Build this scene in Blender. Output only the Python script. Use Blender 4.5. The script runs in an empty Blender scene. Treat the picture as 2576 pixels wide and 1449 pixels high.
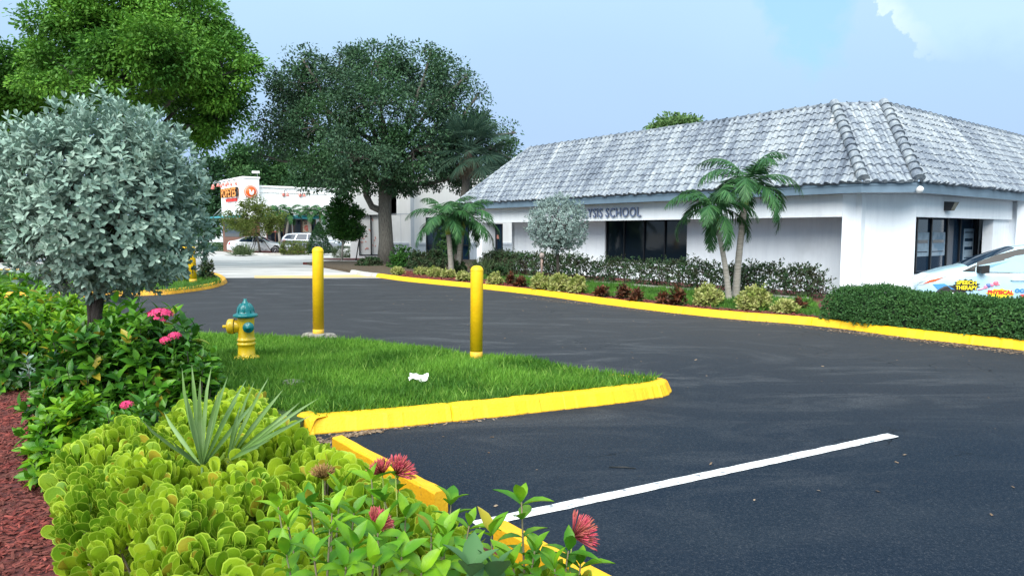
import bpy, math, random
import numpy as np
from math import sin, cos, tan, pi, radians, atan, atan2, sqrt
C = bpy.context.scene
COL = C.collection
random.seed(7)

# ------------------------------------------------------------------ camera
F = 1785.0; CX = 1288.0; CY = 724.5; H = 1.8
TH = atan(141.5 / F)
cam_d = bpy.data.cameras.new('camera'); cam = bpy.data.objects.new('camera', cam_d); COL.objects.link(cam)
cam.location = (0, 0, H); cam.rotation_euler = (pi / 2 - TH, 0, 0)
cam_d.sensor_width = 36; cam_d.lens = F / 2576 * 36; cam_d.clip_start = .05; cam_d.clip_end = 2000
C.camera = cam

def ray(x, y):
    a = (x - CX) / F; b = -(y - CY) / F
    return (a, cos(TH) + b * sin(TH), -sin(TH) + b * cos(TH))
def G(x, y, z=0.0):          # survey point: where a sight line meets the level z
    r = ray(x, y); t = (z - H) / r[2]
    return (r[0] * t, r[1] * t)
def at(x, y, D):             # survey point at distance D along Y
    r = ray(x, y); t = D / r[1]
    return np.array((r[0] * t, D, H + r[2] * t))

# ------------------------------------------------------------------ world, sun, exposure
SUN_EL = radians(46); SUN_AZ = radians(199)   # azimuth clockwise from +Y: behind the camera, to the left
C.view_settings.view_transform = 'Standard'; C.view_settings.look = 'None'
C.view_settings.exposure = 0.6; C.view_settings.gamma = 1
w = bpy.data.worlds.new('World'); C.world = w; w.use_nodes = True
nt = w.node_tree; nt.nodes.clear()
def N(t, tree=None, **k):
    n = (tree or nt).nodes.new(t)
    for a, b in k.items(): setattr(n, a, b)
    return n
def math_n(tree, op, a, b=None, c=None, clamp=False):
    n = tree.nodes.new('ShaderNodeMath'); n.operation = op; n.use_clamp = clamp
    for i, v in enumerate((a, b, c)):
        if v is None: continue
        if isinstance(v, (int, float)): n.inputs[i].default_value = v
        else: tree.links.new(v, n.inputs[i])
    return n.outputs[0]
def mixc(tree, fac, a, b):
    n = tree.nodes.new('ShaderNodeMix'); n.data_type = 'RGBA'
    for s, v in ((n.inputs[0], fac), (n.inputs[6], a), (n.inputs[7], b)):
        if isinstance(v, (int, float)): s.default_value = v
        elif isinstance(v, tuple): s.default_value = (*v[:3], 1)
        else: tree.links.new(v, s)
    return n.outputs[2]
def ramp(tree, fac, stops):
    n = tree.nodes.new('ShaderNodeValToRGB'); e = n.color_ramp.elements
    while len(e) < len(stops): e.new(.5)
    for i, (p, c) in enumerate(stops):
        e[i].position = p; e[i].color = (*c, 1) if isinstance(c, tuple) else (c, c, c, 1)
    tree.links.new(fac, n.inputs[0]); return n.outputs[0]
def noise(tree, vec, scale, detail=4, rough=.55, dist=0.0):
    n = tree.nodes.new('ShaderNodeTexNoise'); n.inputs['Scale'].default_value = scale
    n.inputs['Detail'].default_value = detail; n.inputs['Roughness'].default_value = rough
    n.inputs['Distortion'].default_value = dist
    if vec is not None: tree.links.new(vec, n.inputs['Vector'])
    return n.outputs['Fac']
sky = N('ShaderNodeTexSky', sky_type='NISHITA'); sky.sun_disc = False
sky.sun_elevation = SUN_EL; sky.sun_rotation = SUN_AZ
tc = N('ShaderNodeTexCoord')
sep = N('ShaderNodeSeparateXYZ'); nt.links.new(tc.outputs['Generated'], sep.inputs[0])
ymax = math_n(nt, 'MAXIMUM', sep.outputs[1], .05)
azi = math_n(nt, 'DIVIDE', sep.outputs[0], ymax); ele = math_n(nt, 'DIVIDE', sep.outputs[2], ymax)
n1 = noise(nt, tc.outputs['Generated'], 9, 7, .6, .3)
n2 = noise(nt, tc.outputs['Generated'], 2.2, 4, .5)
n3 = noise(nt, tc.outputs['Generated'], 30, 5, .6)
nd = math_n(nt, 'ADD', math_n(nt, 'MULTIPLY', math_n(nt, 'SUBTRACT', n1, .5), .16), math_n(nt, 'MULTIPLY', math_n(nt, 'SUBTRACT', n3, .5), .13))
# veil of thin high cloud, greyer-blue low down, paler overhead
veil = ramp(nt, math_n(nt, 'ADD', sep.outputs[2], math_n(nt, 'MULTIPLY', math_n(nt, 'SUBTRACT', n2, .5), .25)),
            [(0.0, (5.8, 7.9, 9.8)), (.10, (4.8, 6.8, 9.9)), (.22, (5.0, 7.3, 10.0)), (.38, (5.7, 8.3, 10.2)), (1.0, (6.2, 8.0, 9.2))])
open_sky = mixc(nt, .12, (4.5, 8.0, 10.9), sky.outputs[0])
# gap of clear blue, upper right
hx = math_n(nt, 'MULTIPLY', math_n(nt, 'SUBTRACT', azi, .40), 1.0)
hz = math_n(nt, 'SUBTRACT', ele, .36)
hd = math_n(nt, 'SQRT', math_n(nt, 'ADD', math_n(nt, 'MULTIPLY', math_n(nt, 'MULTIPLY', hx, hx), 2.2), math_n(nt, 'MULTIPLY', math_n(nt, 'MULTIPLY', hz, hz), .55)))
hole = math_n(nt, 'MULTIPLY', math_n(nt, 'SUBTRACT', .115, math_n(nt, 'ADD', hd, math_n(nt, 'MULTIPLY', nd, .7))), 26, clamp=True)
c1 = mixc(nt, math_n(nt, 'MULTIPLY', hole, .9), veil, open_sky)
# bright cumulus bank to the right
edge = math_n(nt, 'SUBTRACT', math_n(nt, 'ADD', azi, math_n(nt, 'MULTIPLY', nd, 1.0)), math_n(nt, 'MULTIPLY', math_n(nt, 'SUBTRACT', .36, ele), .95))
cum = math_n(nt, 'MULTIPLY', math_n(nt, 'SUBTRACT', edge, .445), 170, clamp=True)
rim = math_n(nt, 'SUBTRACT', 1.0, math_n(nt, 'MULTIPLY', math_n(nt, 'SUBTRACT', edge, .45), 16, clamp=True))
low = math_n(nt, 'MULTIPLY', math_n(nt, 'SUBTRACT', math_n(nt, 'ADD', ele, math_n(nt, 'MULTIPLY', nd, .4)), .225), 16, clamp=True)
cumc = mixc(nt, math_n(nt, 'MULTIPLY', rim, .75), (6.1, 8.6, 10.3), (8.6, 10.3, 10.7))
c2 = mixc(nt, math_n(nt, 'MULTIPLY', cum, math_n(nt, 'MULTIPLY', low, .9)), c1, cumc)
bg = N('ShaderNodeBackground'); bg.inputs[1].default_value = .069
nt.links.new(c2, bg.inputs[0]); wo = N('ShaderNodeOutputWorld'); nt.links.new(bg.outputs[0], wo.inputs[0])

sd = bpy.data.lights.new('sun', 'SUN'); sd.energy = 4.5; sd.angle = radians(58); sd.color = (1, .97, .92)
so = bpy.data.objects.new('sun', sd); COL.objects.link(so)
so.rotation_euler = (pi / 2 - SUN_EL, 0, -SUN_AZ + pi)
so.location = (-20, -30, 40)
C.cycles.max_bounces = 6; C.cycles.transparent_max_bounces = 8
C.cycles.use_denoising = True

# ------------------------------------------------------------------ mesh builder
class MB:
    def __init__(s): s.V = []; s.L = []; s.S = []; s.M = []; s.sm = []; s.n = 0
    def raw(s, verts, faces, mat=0, smooth=False):
        v = np.asarray(verts, dtype=np.float32).reshape(-1, 3)
        s.V.append(v); s.L.append(np.array([i for f in faces for i in f], dtype=np.int32) + s.n)
        s.S.append(np.array([len(f) for f in faces], dtype=np.int32))
        s.M.append(np.full(len(faces), mat, dtype=np.int32) if isinstance(mat, int) else np.array(mat, dtype=np.int32))
        s.sm.append(np.full(len(faces), smooth)); s.n += len(v); return s
    def leaves(s, T, P, A, Nn, S, mat=0, wid=1.0):
        tv, tf = T[0], T[1]; tm = T[2] if len(T) > 2 else None
        P = np.asarray(P, float); A = np.asarray(A, float); Nn = np.asarray(Nn, float)
        A = A / (np.linalg.norm(A, axis=1, keepdims=True) + 1e-9)
        Nn = Nn - A * np.sum(A * Nn, axis=1, keepdims=True)
        Nn = Nn / (np.linalg.norm(Nn, axis=1, keepdims=True) + 1e-9)
        X = np.cross(A, Nn); S = np.broadcast_to(np.asarray(S, float), (len(P),)); wid = np.broadcast_to(np.asarray(wid, float), (len(P),))
        tv = np.asarray(tv, float); K = len(tv)
        V = P[:, None, :] + S[:, None, None] * (tv[None, :, 0:1] * X[:, None, :] * wid[:, None, None] + tv[None, :, 1:2] * A[:, None, :] + tv[None, :, 2:3] * Nn[:, None, :])
        lp = np.array([i for f in tf for i in f], dtype=np.int32); sz = np.array([len(f) for f in tf], dtype=np.int32)
        n = len(P)
        s.V.append(V.reshape(-1, 3).astype(np.float32))
        s.L.append((lp[None, :] + (np.arange(n, dtype=np.int32) * K)[:, None]).reshape(-1) + s.n)
        s.S.append(np.tile(sz, n)); m = np.array(tm, dtype=np.int32) + mat if tm is not None else np.full(len(tf), mat, dtype=np.int32)
        s.M.append(np.tile(m, n)); s.sm.append(np.full(len(tf) * n, True)); s.n += n * K; return s
    def box(s, c, size, rz=0, mat=0, ax=None):
        hx, hy, hz = [q / 2 for q in size]
        v = np.array([(x, y, z) for x in (-hx, hx) for y in (-hy, hy) for z in (-hz, hz)])
        if ax is not None: v = v @ np.array(ax)
        elif rz:
            R = np.array([[cos(rz), sin(rz), 0], [-sin(rz), cos(rz), 0], [0, 0, 1]]); v = v @ R
        return s.raw(v + np.array(c), [(0, 1, 3, 2), (4, 6, 7, 5), (0, 4, 5, 1), (2, 3, 7, 6), (0, 2, 6, 4), (1, 5, 7, 3)], mat)
    def prism(s, poly, z0, z1, mat=0, cap=True):
        n = len(poly); a = sum(poly[i][0] * poly[(i + 1) % n][1] - poly[(i + 1) % n][0] * poly[i][1] for i in range(n))
        if a < 0: poly = poly[::-1]
        v = [(p[0], p[1], z0) for p in poly] + [(p[0], p[1], z1) for p in poly]
        f = [(i, (i + 1) % n, n + (i + 1) % n, n + i) for i in range(n)]
        if cap: f += [tuple(range(n, 2 * n)), tuple(range(n - 1, -1, -1))]
        return s.raw(v, f, mat)
    def tube(s, pts, rad, n=8, mat=0, cap=True):
        pts = [np.array(p, float) for p in pts]
        if not hasattr(rad, '__len__'): rad = [rad] * len(pts)
        V = []; ref = None
        for i, p in enumerate(pts):
            t = pts[min(i + 1, len(pts) - 1)] - pts[max(i - 1, 0)]; t = t / (np.linalg.norm(t) + 1e-9)
            if ref is None: ref = np.array((1, 0, 0)) if abs(t[0]) < .8 else np.array((0, 1, 0))
            x = ref - t * ref.dot(t); x /= np.linalg.norm(x) + 1e-9; ref = x; y = np.cross(t, x)
            for k in range(n):
                a = 2 * pi * k / n; V.append(p + rad[i] * (cos(a) * x + sin(a) * y))
        f = [(i * n + k, i * n + (k + 1) % n, (i + 1) * n + (k + 1) % n, (i + 1) * n + k) for i in range(len(pts) - 1) for k in range(n)]
        if cap: f += [tuple(range(n - 1, -1, -1)), tuple((len(pts) - 1) * n + k for k in range(n))]
        return s.raw(V, f, mat, True)
    def lathe(s, prof, c=(0, 0, 0), n=24, mat=0, ax=None):   # prof: (r, z); ax: rotation rows
        V = [(r * cos(2 * pi * k / n), r * sin(2 * pi * k / n), z) for r, z in prof for k in range(n)]
        V = np.array(V)
        if ax is not None: V = V @ np.array(ax)
        f = [(i * n + k, i * n + (k + 1) % n, (i + 1) * n + (k + 1) % n, (i + 1) * n + k) for i in range(len(prof) - 1) for k in range(n)]
        return s.raw(V + np.array(c), f, mat, True)
    def build(s, name, mats, parent=None, **tags):
        me = bpy.data.meshes.new(name)
        V = np.concatenate(s.V); L = np.concatenate(s.L); S = np.concatenate(s.S); M = np.concatenate(s.M); sm = np.concatenate(s.sm)
        me.vertices.add(len(V)); me.vertices.foreach_set('co', V.ravel())
        me.loops.add(len(L)); me.loops.foreach_set('vertex_index', L)
        me.polygons.add(len(S)); st = np.zeros(len(S), dtype=np.int32); st[1:] = np.cumsum(S)[:-1]
        me.polygons.foreach_set('loop_start', st); me.polygons.foreach_set('loop_total', S)
        me.polygons.foreach_set('material_index', M); me.polygons.foreach_set('use_smooth', sm.astype(bool))
        for m in (mats if isinstance(mats, (list, tuple)) else [mats]): me.materials.append(m)
        me.update(calc_edges=True); me.validate()
        o = bpy.data.objects.new(name, me); COL.objects.link(o); o.parent = parent
        tag(o, **tags); return o
def tag(o, label=None, cat=None, group=None, kind=None):
    if label: o['label'] = label
    if cat: o['category'] = cat
    if group: o['group'] = group
    if kind: o['kind'] = kind
    return o
def thing(name, label, cat, loc=(0, 0, 0), rz=0, group=None):
    o = bpy.data.objects.new(name, None); COL.objects.link(o); o.location = loc; o.rotation_euler = (0, 0, rz)
    return tag(o, label, cat, group)
def copy_tree(o, parent=None):
    c = o.copy(); COL.objects.link(c); c.parent = parent
    for ch in list(o.children): copy_tree(ch, c)
    return c

# ------------------------------------------------------------------ materials
def mat(name, c1, c2=None, scale=5, rough=.6, bump=0, bscale=40, metal=0, spec=.5, coat=0, stops=(.35, .65), stretch=None, detail=5):
    m = bpy.data.materials.new(name); m.use_nodes = True; t = m.node_tree; b = t.nodes['Principled BSDF']
    b.inputs['Roughness'].default_value = rough; b.inputs['Metallic'].default_value = metal
    b.inputs['Specular IOR Level'].default_value = spec; b.inputs['Coat Weight'].default_value = coat
    b.inputs['Base Color'].default_value = (*c1, 1)
    co = t.nodes.new('ShaderNodeTexCoord').outputs['Object']
    if stretch:
        mp = t.nodes.new('ShaderNodeMapping'); mp.inputs['Scale'].default_value = stretch; t.links.new(co, mp.inputs[0]); co = mp.outputs[0]
    if c2 is not None:
        t.links.new(ramp(t, noise(t, co, scale, detail), [(stops[0], c1), (stops[1], c2)]), b.inputs['Base Color'])
    if bump:
        bn = t.nodes.new('ShaderNodeBump'); bn.inputs['Strength'].default_value = bump; bn.inputs['Distance'].default_value = .02
        t.links.new(noise(t, co, bscale, 4), bn.inputs['Height']); t.links.new(bn.outputs[0], b.inputs['Normal'])
    return m
def leafmat(name, c1, c2, c3=None, scale=.6, rough=.5, tr=.25, trc=None, spec=.2, spots=None):
    """each leaf its own tint between c1 and c2, drifting to c3 in patches"""
    m = bpy.data.materials.new(name); m.use_nodes = True; t = m.node_tree; b = t.nodes['Principled BSDF']
    b.inputs['Roughness'].default_value = rough; b.inputs['Specular IOR Level'].default_value = spec
    geo = t.nodes.new('ShaderNodeNewGeometry'); rnd = geo.outputs['Random Per Island']
    col = mixc(t, rnd, c1, c2)
    if c3 is not None:
        co = t.nodes.new('ShaderNodeTexCoord').outputs['Object']
        col = mixc(t, ramp(t, noise(t, co, scale, 3), [(.42, 0.0), (.62, 1.0)]), col, c3)
    if spots:
        co2 = t.nodes.new('ShaderNodeTexCoord').outputs['Object']
        col = mixc(t, ramp(t, noise(t, co2, 26, 6, .7), [(.60, 0.0), (.68, .75)]), col, spots)
        col = mixc(t, ramp(t, rnd, [(.955, 0.0), (.965, .8)]), col, (.42, .30, .03))
        bn = t.nodes.new('ShaderNodeBump'); bn.inputs['Strength'].default_value = .35; bn.inputs['Distance'].default_value = .004
        t.links.new(noise(t, co2, 90, 3), bn.inputs['Height']); t.links.new(bn.outputs[0], b.inputs['Normal'])
    t.links.new(col, b.inputs['Base Color'])
    tb = t.nodes.new('ShaderNodeBsdfTranslucent')
    if trc: tb.inputs[0].default_value = (*trc, 1)
    else: t.links.new(col, tb.inputs[0])
    mx = t.nodes.new('ShaderNodeMixShader'); mx.inputs[0].default_value = tr
    t.links.new(b.outputs[0], mx.inputs[1]); t.links.new(tb.outputs[0], mx.inputs[2])
    t.links.new(mx.outputs[0], t.nodes['Material Output'].inputs[0]); return m

def asphalt_mat():
    m = bpy.data.materials.new('asphalt'); m.use_nodes = True; t = m.node_tree; b = t.nodes['Principled BSDF']
    co = t.nodes.new('ShaderNodeTexCoord').outputs['Object']
    base = ramp(t, noise(t, co, .22, 5, .6, .6), [(.35, (.0095, .0185, .0335)), (.62, (.017, .026, .039))])
    mp = t.nodes.new('ShaderNodeMapping'); mp.inputs['Scale'].default_value = (.30, .85, 1); mp.inputs['Rotation'].default_value = (0, 0, .35); t.links.new(co, mp.inputs[0])
    scuff_sheen = ramp(t, noise(t, mp.outputs[0], .8, 9, .68, 2.4), [(.50, 0.0), (.66, 1.0)])
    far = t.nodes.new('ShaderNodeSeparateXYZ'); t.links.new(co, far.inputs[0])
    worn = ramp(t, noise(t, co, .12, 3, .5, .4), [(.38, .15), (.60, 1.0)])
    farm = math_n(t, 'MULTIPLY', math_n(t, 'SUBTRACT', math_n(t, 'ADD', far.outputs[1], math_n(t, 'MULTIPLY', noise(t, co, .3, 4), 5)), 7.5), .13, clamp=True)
    base = mixc(t, math_n(t, 'MULTIPLY', farm, .92), base, (.050, .052, .056))  # paler grey farther off: sheen of the lot painted into the base colour
    grain = ramp(t, noise(t, co, 70, 3, .8), [(.38, 0.0), (.62, 1.0)])
    base = mixc(t, math_n(t, 'MULTIPLY', math_n(t, 'MULTIPLY', math_n(t, 'MULTIPLY', scuff_sheen, math_n(t, 'MULTIPLY', worn, math_n(t, 'ADD', math_n(t, 'MULTIPLY', math_n(t, 'SUBTRACT', far.outputs[1], 4.0), .22, clamp=True), .25))), grain), .95), base, (.112, .117, .125))  # pale scuffs plus curved tyre sheen, both put in as colour
    sp = math_n(t, 'ADD', math_n(t, 'MULTIPLY', noise(t, co, 160, 2, .6), .5), math_n(t, 'MULTIPLY', noise(t, co, 48, 3, .8), .5))
    base = mixc(t, ramp(t, sp, [(.53, 0.0), (.64, .6)]), base, (.075, .08, .09))
    base = mixc(t, ramp(t, sp, [(.33, .75), (.46, 0.0)]), base, (.003, .005, .008))
    # hairline cracks
    v = t.nodes.new('ShaderNodeTexVoronoi'); v.feature = 'DISTANCE_TO_EDGE'; v.inputs['Scale'].default_value = .9
    dn = t.nodes.new('ShaderNodeTexNoise'); dn.inputs['Scale'].default_value = 3; dn.inputs['Detail'].default_value = 6; t.links.new(co, dn.inputs['Vector'])
    ad = t.nodes.new('ShaderNodeVectorMath'); ad.operation = 'MULTIPLY_ADD'; ad.inputs[1].default_value = (.5, .5, .5)
    t.links.new(dn.outputs['Color'], ad.inputs[0]); t.links.new(co, ad.inputs[2]); t.links.new(ad.outputs[0], v.inputs['Vector'])
    crack = ramp(t, v.outputs['Distance'], [(.0, 1.0), (.009, 0.0)])
    cm = ramp(t, noise(t, co, .5, 3), [(.54, 0.0), (.64, 1.0)])
    base = mixc(t, math_n(t, 'MULTIPLY', math_n(t, 'MULTIPLY', crack, cm), .85), base, (.002, .003, .004))
    t.links.new(base, b.inputs['Base Color'])
    t.links.new(ramp(t, noise(t, co, .6, 4), [(.3, .62), (.7, .82)]), b.inputs['Roughness'])
    b.inputs['Specular IOR Level'].default_value = .05
    bn = t.nodes.new('ShaderNodeBump'); bn.inputs['Strength'].default_value = .5; bn.inputs['Distance'].default_value = .008
    t.links.new(noise(t, co, 120, 3), bn.inputs['Height']); t.links.new(bn.outputs[0], b.inputs['Normal'])
    return m
def kerb_paint(name, base, dirt, amt):
    m = bpy.data.materials.new(name); m.use_nodes = True; t = m.node_tree; b = t.nodes['Principled BSDF']
    co = t.nodes.new('ShaderNodeTexCoord').outputs['Object']
    c = mixc(t, ramp(t, noise(t, co, 3, 5), [(.35, 0.0), (.7, .6)]), base, (base[0] * .86, base[1] * .72, base[2]))
    c = mixc(t, ramp(t, noise(t, co, 7, 9, .72, .8), [(amt, 0.0), (amt + .08, .8)]), c, dirt)
    g = t.nodes.new('ShaderNodeSeparateXYZ'); t.links.new(co, g.inputs[0])
    lowb = math_n(t, 'ADD', g.outputs[2], math_n(t, 'MULTIPLY', noise(t, co, 16, 6, .7), .05))
    c = mixc(t, ramp(t, lowb, [(.022, .85), (.042, 0.0)]), c, (.09, .075, .05))     # splash dirt along the foot
    t.links.new(c, b.inputs['Base Color']); b.inputs['Roughness'].default_value = .6
    bn = t.nodes.new('ShaderNodeBump'); bn.inputs['Strength'].default_value = .5; bn.inputs['Distance'].default_value = .012
    t.links.new(noise(t, co, 35, 6, .65), bn.inputs['Height']); t.links.new(bn.outputs[0], b.inputs['Normal']); return m
def tile_mat(ang):
    m = bpy.data.materials.new('roof_tile'); m.use_nodes = True; t = m.node_tree; b = t.nodes['Principled BSDF']
    co = t.nodes.new('ShaderNodeTexCoord').outputs['Object']
    m1 = t.nodes.new('ShaderNodeMapping'); m1.inputs['Rotation'].default_value = (0, 0, -ang); t.links.new(co, m1.inputs[0])
    m2 = t.nodes.new('ShaderNodeMapping'); m2.inputs['Scale'].default_value = (4.5, .55, .45); t.links.new(m1.outputs[0], m2.inputs[0])
    a = noise(t, co, .5, 5, .65, .5); c = noise(t, m2.outputs[0], 1.1, 7, .75, .3); fine = noise(t, co, 13, 5, .7)
    f = math_n(t, 'ADD', math_n(t, 'ADD', math_n(t, 'MULTIPLY', a, .20), math_n(t, 'MULTIPLY', c, .50)), math_n(t, 'MULTIPLY', fine, .30))
    col = ramp(t, f, [(.38, (.075, .095, .125)), (.46, (.15, .18, .225)), (.54, (.29, .325, .355)), (.66, (.50, .52, .52))])
    t.links.new(col, b.inputs['Base Color']); b.inputs['Roughness'].default_value = .85
    bn = t.nodes.new('ShaderNodeBump'); bn.inputs['Strength'].default_value = .4; bn.inputs['Distance'].default_value = .01
    t.links.new(noise(t, co, 30, 4), bn.inputs['Height']); t.links.new(bn.outputs[0], b.inputs['Normal']); return m
def glass_mat(name, col, rough=.04, spec=.5):
    return mat(name, col, rough=rough, spec=spec)
def stucco(name, c1, c2, streak=.12):
    m = bpy.data.materials.new(name); m.use_nodes = True; t = m.node_tree; b = t.nodes['Principled BSDF']
    co = t.nodes.new('ShaderNodeTexCoord').outputs['Object']
    mp = t.nodes.new('ShaderNodeMapping'); mp.inputs['Scale'].default_value = (3, 3, .35); t.links.new(co, mp.inputs[0])
    c = mixc(t, ramp(t, noise(t, mp.outputs[0], 1.6, 6, .65), [(.45, 0.0), (.75, 1.0)]), c1, c2)
    c = mixc(t, ramp(t, noise(t, co, 1.1, 5), [(.55, 0.0), (.75, streak * 2)]), c, (c2[0] * .7, c2[1] * .7, c2[2] * .68))
    t.links.new(c, b.inputs['Base Color']); b.inputs['Roughness'].default_value = .85
    bn = t.nodes.new('ShaderNodeBump'); bn.inputs['Strength'].default_value = .35; bn.inputs['Distance'].default_value = .01
    t.links.new(noise(t, co, 45, 5), bn.inputs['Height']); t.links.new(bn.outputs[0], b.inputs['Normal']); return m

M = {}
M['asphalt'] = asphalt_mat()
M['concrete'] = mat('concrete', (.34, .335, .325), (.55, .54, .52), .5, .85, .3, 50, stretch=(.6, 2, 1), stops=(.38, .62), detail=8)
M['kerb'] = mat('kerb_concrete', (.34, .33, .30), (.50, .49, .46), 2, .85, .4, 30)
M['yellow'] = kerb_paint('yellow_kerb_paint', (.88, .51, .006), (.20, .13, .04), .63)
M['yellow_old'] = kerb_paint('worn_yellow_kerb_paint', (.78, .40, .02), (.28, .17, .07), .54)
M['edging'] = kerb_paint('chipped_yellow_edging_paint', (.84, .48, .01), (.24, .14, .05), .60)
M['yellow_line'] = mat('faded_yellow_line', (.70, .48, .16), (.50, .40, .24), 1.5, .7)
M['bollard'] = mat('bollard_yellow', (.93, .58, .004), (.86, .51, .004), 5, .55, .15, 30, coat=.0)
M['bollard_foot'] = mat('bollard_scuffed_foot', (.80, .46, .01), (.50, .30, .05), 9, .6, .2, 30)
M['white_line'] = mat('white_line_paint', (.80, .80, .80), (.22, .23, .25), 14, .6, stops=(.55, .66), detail=8)
M['mulch'] = mat('mulch_red', (.050, .010, .010), (.16, .035, .030), 22, .9, .8, 60)
M['chips'] = leafmat('mulch_chips', (.10, .018, .017), (.30, .075, .06), (.13, .05, .04), 3, .85, .0)
M['soil'] = mat('soil', (.05, .035, .02), (.10, .07, .04), 12, .95, .6, 40)
M['turf'] = mat('turf_soil', (.025, .06, .012), (.05, .10, .02), 6, .95, .6, 60)
M['grass'] = leafmat('grass_blades', (.085, .24, .022), (.20, .40, .05), (.055, .16, .018), .9, .5, .3)
M['grass_far'] = leafmat('grass_blades_far', (.07, .19, .025), (.13, .29, .04), (.05, .14, .02), .9, .5, .3)
M['wall'] = stucco('white_stucco', (.87, .91, .95), (.78, .82, .87), .15)
M['wall_shop'] = stucco('shop_white_stucco', (.94, .94, .93), (.86, .86, .84), .05)
M['wall_rest'] = stucco('restaurant_white', (.92, .91, .90), (.86, .85, .84), .02)
M['wall_grey'] = stucco('pale_grey_stucco', (.55, .60, .66), (.42, .46, .52))
M['blue_trim'] = mat('blue_grey_trim', (.15, .22, .29), (.12, .18, .24), 3, .5)
M['soffit'] = mat('soffit_paint', (.58, .60, .63), (.50, .52, .55), 2, .7)
M['tile'] = tile_mat(atan2(.783, -.622)); M['tile_mid'] = tile_mat(0.0); M['tile_right'] = tile_mat(atan2(.622, .783))
M['glass'] = glass_mat('dark_glass', (.008, .014, .022), .05, .35)
M['glass_blue'] = glass_mat('bluish_glass', (.010, .030, .060), .06, .4)
M['frame'] = mat('dark_frame', (.012, .014, .018), rough=.4)
M['letter'] = mat('letter_blue_grey', (.17, .22, .36), (.14, .18, .30), 4, .45)
M['letter_side'] = mat('letter_side', (.07, .09, .14), rough=.5)
M['teal'] = mat('teal_awning', (.02, .22, .27), (.03, .28, .33), 2, .5)
M['wood'] = mat('brown_wood', (.20, .085, .05), (.14, .06, .035), 3, .6, stretch=(8, 8, .5))
M['orange'] = mat('sign_orange', (.90, .13, .02), rough=.4)
M['amber'] = mat('sign_amber', (.95, .33, .04), rough=.4)
M['red'] = mat('sign_red', (.75, .04, .02), rough=.4)
M['black'] = mat('black_paint', (.012, .012, .012), rough=.5)
M['white'] = mat('white_paint', (.82, .82, .80), rough=.5)
M['cream'] = mat('poster_cream', (.72, .62, .50), (.50, .25, .14), 6, .6)
M['poster_red'] = mat('poster_red', (.60, .05, .03), (.70, .35, .28), 5, .6)
M['lamp_red'] = mat('lamp_red', (.75, .22, .18), rough=.4)
M['metal'] = mat('grey_metal', (.35, .36, .37), (.25, .26, .27), 5, .4, metal=.6)
M['bark'] = mat('oak_bark', (.07, .065, .055), (.15, .14, .12), 9, .9, 1, 25, stretch=(3, 3, .6))
M['bark_dark'] = mat('dark_bark', (.03, .025, .02), (.07, .06, .05), 9, .9, 1, 30, stretch=(3, 3, .6))
M['palm_trunk'] = mat('palm_trunk', (.22, .20, .17), (.36, .33, .29), 5, .85, .6, 10, stretch=(1, 1, 9))
M['shaft'] = mat('palm_crownshaft', (.18, .30, .05), (.30, .38, .06), 3, .4)
M['hyd_yellow'] = mat('hydrant_yellow', (.86, .58, .012), (.78, .50, .02), 6, .32, .15, 40, coat=.3)
M['teal_paint'] = mat('hydrant_teal', (.0, .22, .22), (.0, .17, .18), 8, .3, .15, 40, coat=.3)
M['chrome'] = mat('alloy', (.5, .51, .53), rough=.25, metal=.9)
M['tyre'] = mat('tyre', (.012, .012, .013), rough=.8)

# ------------------------------------------------------------------ leaf templates (width X, length Y, normal Z)
T_DIA = ([(0, 0, 0), (.27, .45, .06), (0, 1, -.05), (-.27, .45, .06)], [(0, 1, 2), (0, 2, 3)])
T_OVAL = ([(0, 0, 0), (.2, .28, .04), (.22, .68, .03), (0, 1, -.06), (-.22, .68, .03), (-.2, .28, .04)], [(0, 1, 2, 3), (0, 3, 4, 5)])
def _lance():
    ys = [0, .14, .38, .64, .86, 1.0]; ws = [.0, .11, .20, .17, .075, 0]
    v = []; f = []
    for y, wd in zip(ys, ws):
        d = .10 * y - .34 * y * y
        v += [(-wd, y, d + wd * .35), (0, y, d - .02), (wd, y, d + wd * .35)]
    for i in range(5): a = 3 * i; f += [(a, a + 1, a + 4, a + 3), (a + 1, a + 2, a + 5, a + 4)]
    return (v, f)
T_LANCE = _lance()
def _obov():
    P = []
    K = 12
    for k in range(K):
        a = 2 * pi * k / K - pi / 2
        y = .52 + .48 * sin(a); wx = .345 * cos(a) * (.55 + .62 * y) * (1 if y > .1 else .6)
        P.append((wx, y))
    v = [(x, y, .25 * x * x * 1.5 + .10 * (y - .4) ** 2) for x, y in P]
    v += [(x * .90, .52 + (y - .52) * .91, .25 * x * x * 1.2 + .10 * (y - .4) ** 2 - .008) for x, y in P] + [(0, .52, -.02)]
    f = [(k, (k + 1) % K, K + (k + 1) % K, K + k) for k in range(K)] + [(K + k, K + (k + 1) % K, 2 * K) for k in range(K)]
    return (v, f, [1] * K + [0] * K)
T_OBOV = _obov()
T_BLADE = ([(-.035, 0, 0), (.035, 0, 0), (.028, .45, .04), (-.028, .45, .04), (0, 1, .22)], [(0, 1, 2, 3), (3, 2, 4)])
T_CHIP = ([(-.16, 0, -.02), (.16, .05, -.02), (.12, 1, 0), (-.14, .93, 0), (0, .5, .12)], [(0, 1, 4), (1, 2, 4), (2, 3, 4), (3, 0, 4)])
T_STRIP = ([(-.02, 0, 0), (.02, 0, 0), (.032, .4, -.01), (-.032, .4, -.01), (.022, .75, -.06), (-.022, .75, -.06), (0, 1, -.16)], [(0, 1, 2, 3), (3, 2, 4, 5), (5, 4, 6)])

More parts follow.
